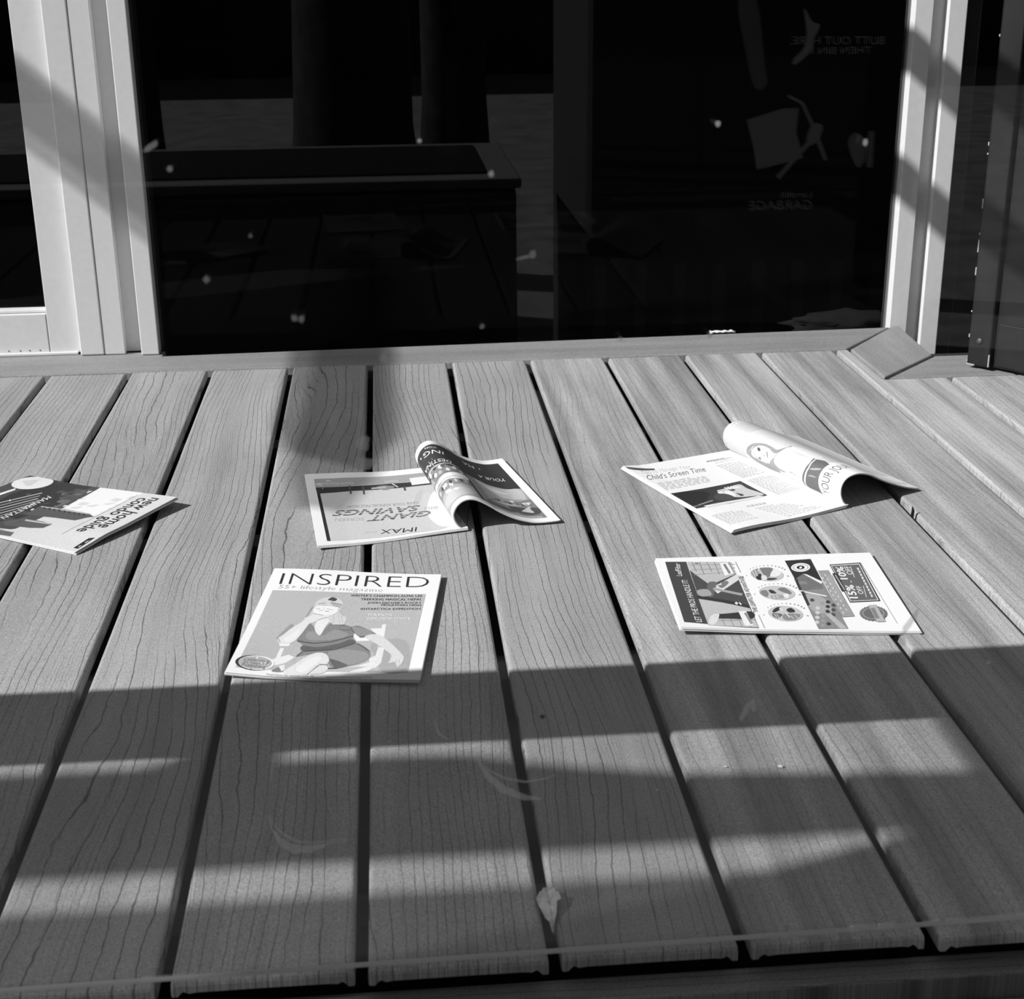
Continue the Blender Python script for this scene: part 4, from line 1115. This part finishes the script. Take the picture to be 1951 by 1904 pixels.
arc_streak([(0.0581, 0.2383), (0.0605, 0.2282), (0.0678, 0.2224)], 0.0016)
arc_streak([(0.0851, 0.2075), (0.0935, 0.1984), (0.1037, 0.1923), (0.1157, 0.1892), (0.1295, 0.1907), (0.1371, 0.1942)], 0.0015)
arc_streak([(0.0858, 0.2059), (0.0917, 0.1946), (0.1019, 0.1841), (0.1156, 0.1773), (0.126, 0.1759)], 0.0055)
arc_streak([(-0.0445, 0.2184), (-0.0465, 0.209), (-0.0485, 0.1987)], 0.0014)
flecks = [(0.0351, 0.477, 0.0022, 0.0026, 0.5), (0.021, 0.4255, 0.004, 0.005, 0), (0.0218, 0.413, 0.006, 0.004, 0), (0.365, 0.292, 0.0025, 0.010, -0.5), (0.361, 0.280, 0.002, 0.006, 0.3),
          (0.2600, 0.233, 0.0022, 0.007, -0.4), (0.2650, 0.2375, 0.0016, 0.006, 0.1), (0.3125, 0.594, 0.0016, 0.0022, 0), (-0.0771, 0.5878, 0.0016, 0.0018, 0), (-0.0622, 0.526, 0.0020, 0.0022, 0),
          (-0.0145, 0.5022, 0.0018, 0.0022, 0), (-0.0105, 0.5016, 0.0018, 0.0022, 0), (0.1225, 0.5355, 0.0020, 0.0026, 0), (0.1170, 0.5335, 0.0050, 0.0010, 0.2), (0.0995, 0.5811, 0.0016, 0.0018, 0),
          (0.2272, 0.485, 0.0018, 0.0020, 0), (0.0367, 0.4417, 0.0018, 0.0030, 0), (0.2034, 0.1775, 0.0012, 0.0014, 0), (-0.0861, 0.600, 0.0050, 0.0018, 0.6), (0.2271, 0.6059, 0.0014, 0.0018, 0), (0.174, 0.484, 0.0014, 0.0014, 0), (0.093, 0.494, 0.0014, 0.0016, 0), (-0.036, 0.55, 0.0010, 0.0012, 0), (0.06, 0.60, 0.0010, 0.0012, 0),
          (0.330, 0.20, 0.0010, 0.0010, 0), (0.310, 0.24, 0.0012, 0.0012, 0), (0.42, 0.26, 0.0012, 0.0012, 0), (0.465, 0.0665, 0.0008, 0.0010, 0)]
for i, (x, z, a, b_, r) in enumerate(flecks): drop(x, z, a, b_, r, i)

# ------------------------------------------------------------------ pergola added out of view: bars and sheets shaped to cast the bands of shade
H = 2.4
DX = -H * LDIR.x / LDIR.z; DY = -H * LDIR.y / LDIR.z      # how far a point at height H is shifted by the sun
pg = empty('shade_frame', (-1.0, -1.4, -0.35)); tag(pg, 'added unseen frame of slats and clear sheets that shades the deck', 'shade_frame')
def shade_slat(xa, xb, ya, yb, name='shade_slat', mat=None, th=0.03):
    """bar at height H whose shade falls on the deck between the given limits"""
    bm = bmesh.new(); bm_box(bm, xa - DX, xb - DX, ya - DY, yb - DY, H - th / 2, H + th / 2, min(0.003, th / 4))
    return from_bm(name, bm, mat or M_TIMBER, pg)
def sheet(name, pts, z0, z1, mat):
    return prism(name, [(x - DX, y - DY) for x, y in pts], z0, z1, mat, pg)
sheet('shade_slat', [(-2.0, 0.152), (3.2, 0.152), (3.2, 0.215), (0.62, 0.218), (0.42, 0.236), (0.27, 0.250), (0.17, 0.272), (0.08, 0.302), (0.0, 0.307), (-2.0, 0.307)], H - 0.015, H + 0.015, M_TIMBER)
shade_slat(-0.172, -0.088, 0.307, 0.333)
shade_slat(0.56, 0.70, 0.236, 0.40)
shade_slat(-2.0, 3.2, -0.42, 0.102, 'half_shade_sheet', M_HALF_SHADE, 0.004)  # thin sheet added to half-shade the front of the deck
bm = bmesh.new()
tri = [(-0.06, 0.0), (0.14, 0.047), (0.229, 0.068), (0.3435, 0.106), (0.47, 0.146), (0.60, 0.152), (0.62, 0.08), (0.58, -0.05), (0.30, -0.20), (0.0, -0.16)]
f = bm.faces.new([bm.verts.new((x - DX, y - DY, H + 0.012)) for x, y in tri])
r = bmesh.ops.extrude_face_region(bm, geom=[f])
for v in [g for g in r['geom'] if isinstance(g, bmesh.types.BMVert)]: v.co.z = H + 0.02
from_bm('diagonal_shade_mat', bm, M_STEEL, pg)  # opaque piece added and cut to cast the diagonal shade
# added strips and rafters shaped to cast the soft band and post shadows
M_SOFT_SHADE = veil('soft_shade_film', 0.4, 0.40)
sheet('soft_shade_strip', [(-0.14, 3.0), (-0.15, 1.35), (-0.12, 1.22), (0.0, 1.12), (0.048, 1.28), (0.048, 3.0)], H - 0.002, H + 0.002, M_SOFT_SHADE)
sheet('soft_shade_strip', [(-0.095, 3.0), (-0.12, 1.12), (-0.10, 0.98), (-0.03, 0.94), (0.01, 1.1), (0.03, 3.0)], H + 0.004, H + 0.008, M_SOFT_SHADE)
shade_slat(1.325, 1.395, -0.42, 3.0, 'shade_rafter')
shade_slat(1.60, 1.67, -0.42, 3.0, 'shade_rafter')
XA, XB = -2.05 - DX, 2.75  # extent of the beams carrying the added shade bars
sheet_y0, sheet_y1 = -0.45 - DY, 1.868
for x in (XA, XB):
    box('beam', x - 0.03, x + 0.03, sheet_y0, sheet_y1, H - 0.10, H - 0.02, M_TIMBER, pg, 0.003)
    box('post', x - 0.04, x + 0.04, sheet_y0, sheet_y0 + 0.08, -0.35, H - 0.101, M_TIMBER, pg, 0.004)
box('beam', XA, XB, sheet_y0 - 0.03, sheet_y0 + 0.03, H - 0.02, H + 0.06, M_TIMBER, pg, 0.003)
box('beam', XA, XB, 1.83, 1.868, H - 0.02, H + 0.06, M_TIMBER, pg, 0.003)

# ------------------------------------------------------------------ litter bin on the pavement, seen mirrored in the glass screen
YB = -1.65
lb = empty('litter_bin', (0.64, YB - 0.25, -0.35)); tag(lb, 'black street litter bin with cup and fork pictures, mirrored in the glass', 'litter bin')
box('body', 0.37, 0.93, YB - 0.5, YB, -0.35, 0.90, M_BIN, lb, 0.02, 3)
box('lid', 0.35, 0.95, YB - 0.52, YB + 0.012, 0.90, 0.95, M_BIN, lb, 0.015, 3)
for i in range(8):
    box('rib', 0.385 + i * 0.068, 0.405 + i * 0.068, YB - 0.001, YB + 0.006, -0.30, 0.20, M_STEEL, lb, 0.002)
pn = box('poster_panel', 0.56, 0.905, YB - 0.001, YB + 0.004, 0.26, 0.68, plain('poster_dark', 0.035, 0.4, 0.4), lb, 0.001)
def SB(u, v, lift=0.0): return Vector((0.60 + u * 0.30, YB + 0.0045 + lift * 4, 0.25 + v * 0.45))
def uvb(p): return ((p[0] - 0.60) / 0.30, (p[1] - 0.25) / 0.45)
A = Art(SB, 1, 1, [(1400, 0), (1700, 0), (1700, 420), (1400, 420)], [uvb(p) for p in ((0.6073, 0.6226), (0.8651, 0.6194), (0.8944, 0.2647), (0.6227, 0.2714))])
T = 'poster_lettering'
A.text(T, 'BUTT OUT HERE,', (1682, 84), (1503, 84), (1682, 69), 0.80)
A.text(T, 'THEN BIN IT', (1658, 101), (1530, 103), (1658, 88), 0.80)
A.text(T, 'Landfill', (1545, 374), (1487, 376), (1545, 363), 0.62)
A.text(T, 'GARBAGE', (1545, 397), (1425, 399), (1545, 380), 0.70)
A.blob('poster_hand', [(1530, 15), (1545, 40), (1560, 48), (1548, 75), (1545, 95), (1515, 122), (1508, 115), (1530, 90), (1535, 60)], 0.75)
A.poly('poster_cup', [(1421, 228), (1490, 206), (1520, 205), (1515, 250), (1528, 300), (1440, 323), (1433, 275)], 0.60)
A.line('poster_straw', (1500, 182), (1527, 196), 6, 0.66); A.line('poster_straw', (1527, 196), (1547, 240), 7, 0.62); A.line('poster_straw', (1547, 240), (1571, 304), 8, 0.60)
A.line('poster_fork', (1480, 338), (1540, 270), 8, 0.66); A.blob('poster_fork', [(1535, 262), (1548, 235), (1566, 240), (1558, 265), (1542, 276)], 0.66)
A.blob('poster_bottle', [(1615, 265), (1630, 252), (1648, 270), (1645, 305), (1632, 318), (1618, 290)], 0.55); A.poly('poster_bottle', [(1652, 250), (1664, 248), (1660, 318), (1648, 318)], 0.5)
A.blob('poster_cloth', [(1405, 0), (1440, 0), (1455, 120), (1460, 160), (1435, 165), (1415, 80)], 0.30)
A.flush(pn)

# ------------------------------------------------------------------ dark planter box added unseen, mirrored in place of the person at the camera
pl = empty('silhouette_box', (-0.35, -2.0, -0.35)); tag(pl, 'long black planter box added unseen, mirrored as a dark figure', 'silhouette')
box('body', -1.9, 0.255, -2.10, YB, -0.35, 0.335, M_BIN, pl, 0.01, 3)
box('rim', -1.92, 0.262, -2.12, YB + 0.015, 0.335, 0.352, plain('silhouette_rim', 0.09, 0.6, 0.4), pl, 0.004)
box('dark_top', -1.86, 0.21, -2.06, YB - 0.04, 0.34, 0.356, M_DARKROOM, pl, 0.004)

M_UPRIGHT = plain('upright_dark', 0.03, 0.9, 0.1, noise=0.4, nscale=20, bump=0.6, bscale=40)  # unseen trunks added for the dark uprights mirrored in the glass
for x, y, r, lab in ((-0.62, -3.3, 0.075, 'slender dark upright added unseen for the reflection, behind the planter'), (-0.05, -3.6, 0.16, 'thickest dark upright added unseen for the reflection, behind the planter'), (0.27, -4.2, 0.10, 'dark leaning upright added unseen for the reflection, between planter and litter bin')):
    bm = bmesh.new()
    pts = [Vector((x + 0.05 * math.sin(k * 0.9 + x * 5) * k / 6, y, -0.36 + k * 0.6)) for k in range(7)]
    tube(bm, pts, [r * (1.5, 1.08, 1.0, 0.95, 0.9, 0.85, 0.8)[k] for k in range(7)], 14)
    tr = from_bm('mirror_upright', bm, M_UPRIGHT, None, True); tag(tr, lab, 'mirrored upright', 'added dark uprights')
fw = box('wall_street', -12, 12, -13.6, -13.2, -0.35, 4.0, plain('far_dark_facade', 0.03, 0.9, 0.1, noise=0.4, nscale=2), None, 0.01)
tag(fw, 'dark facade on the far side of the street', kind='structure')
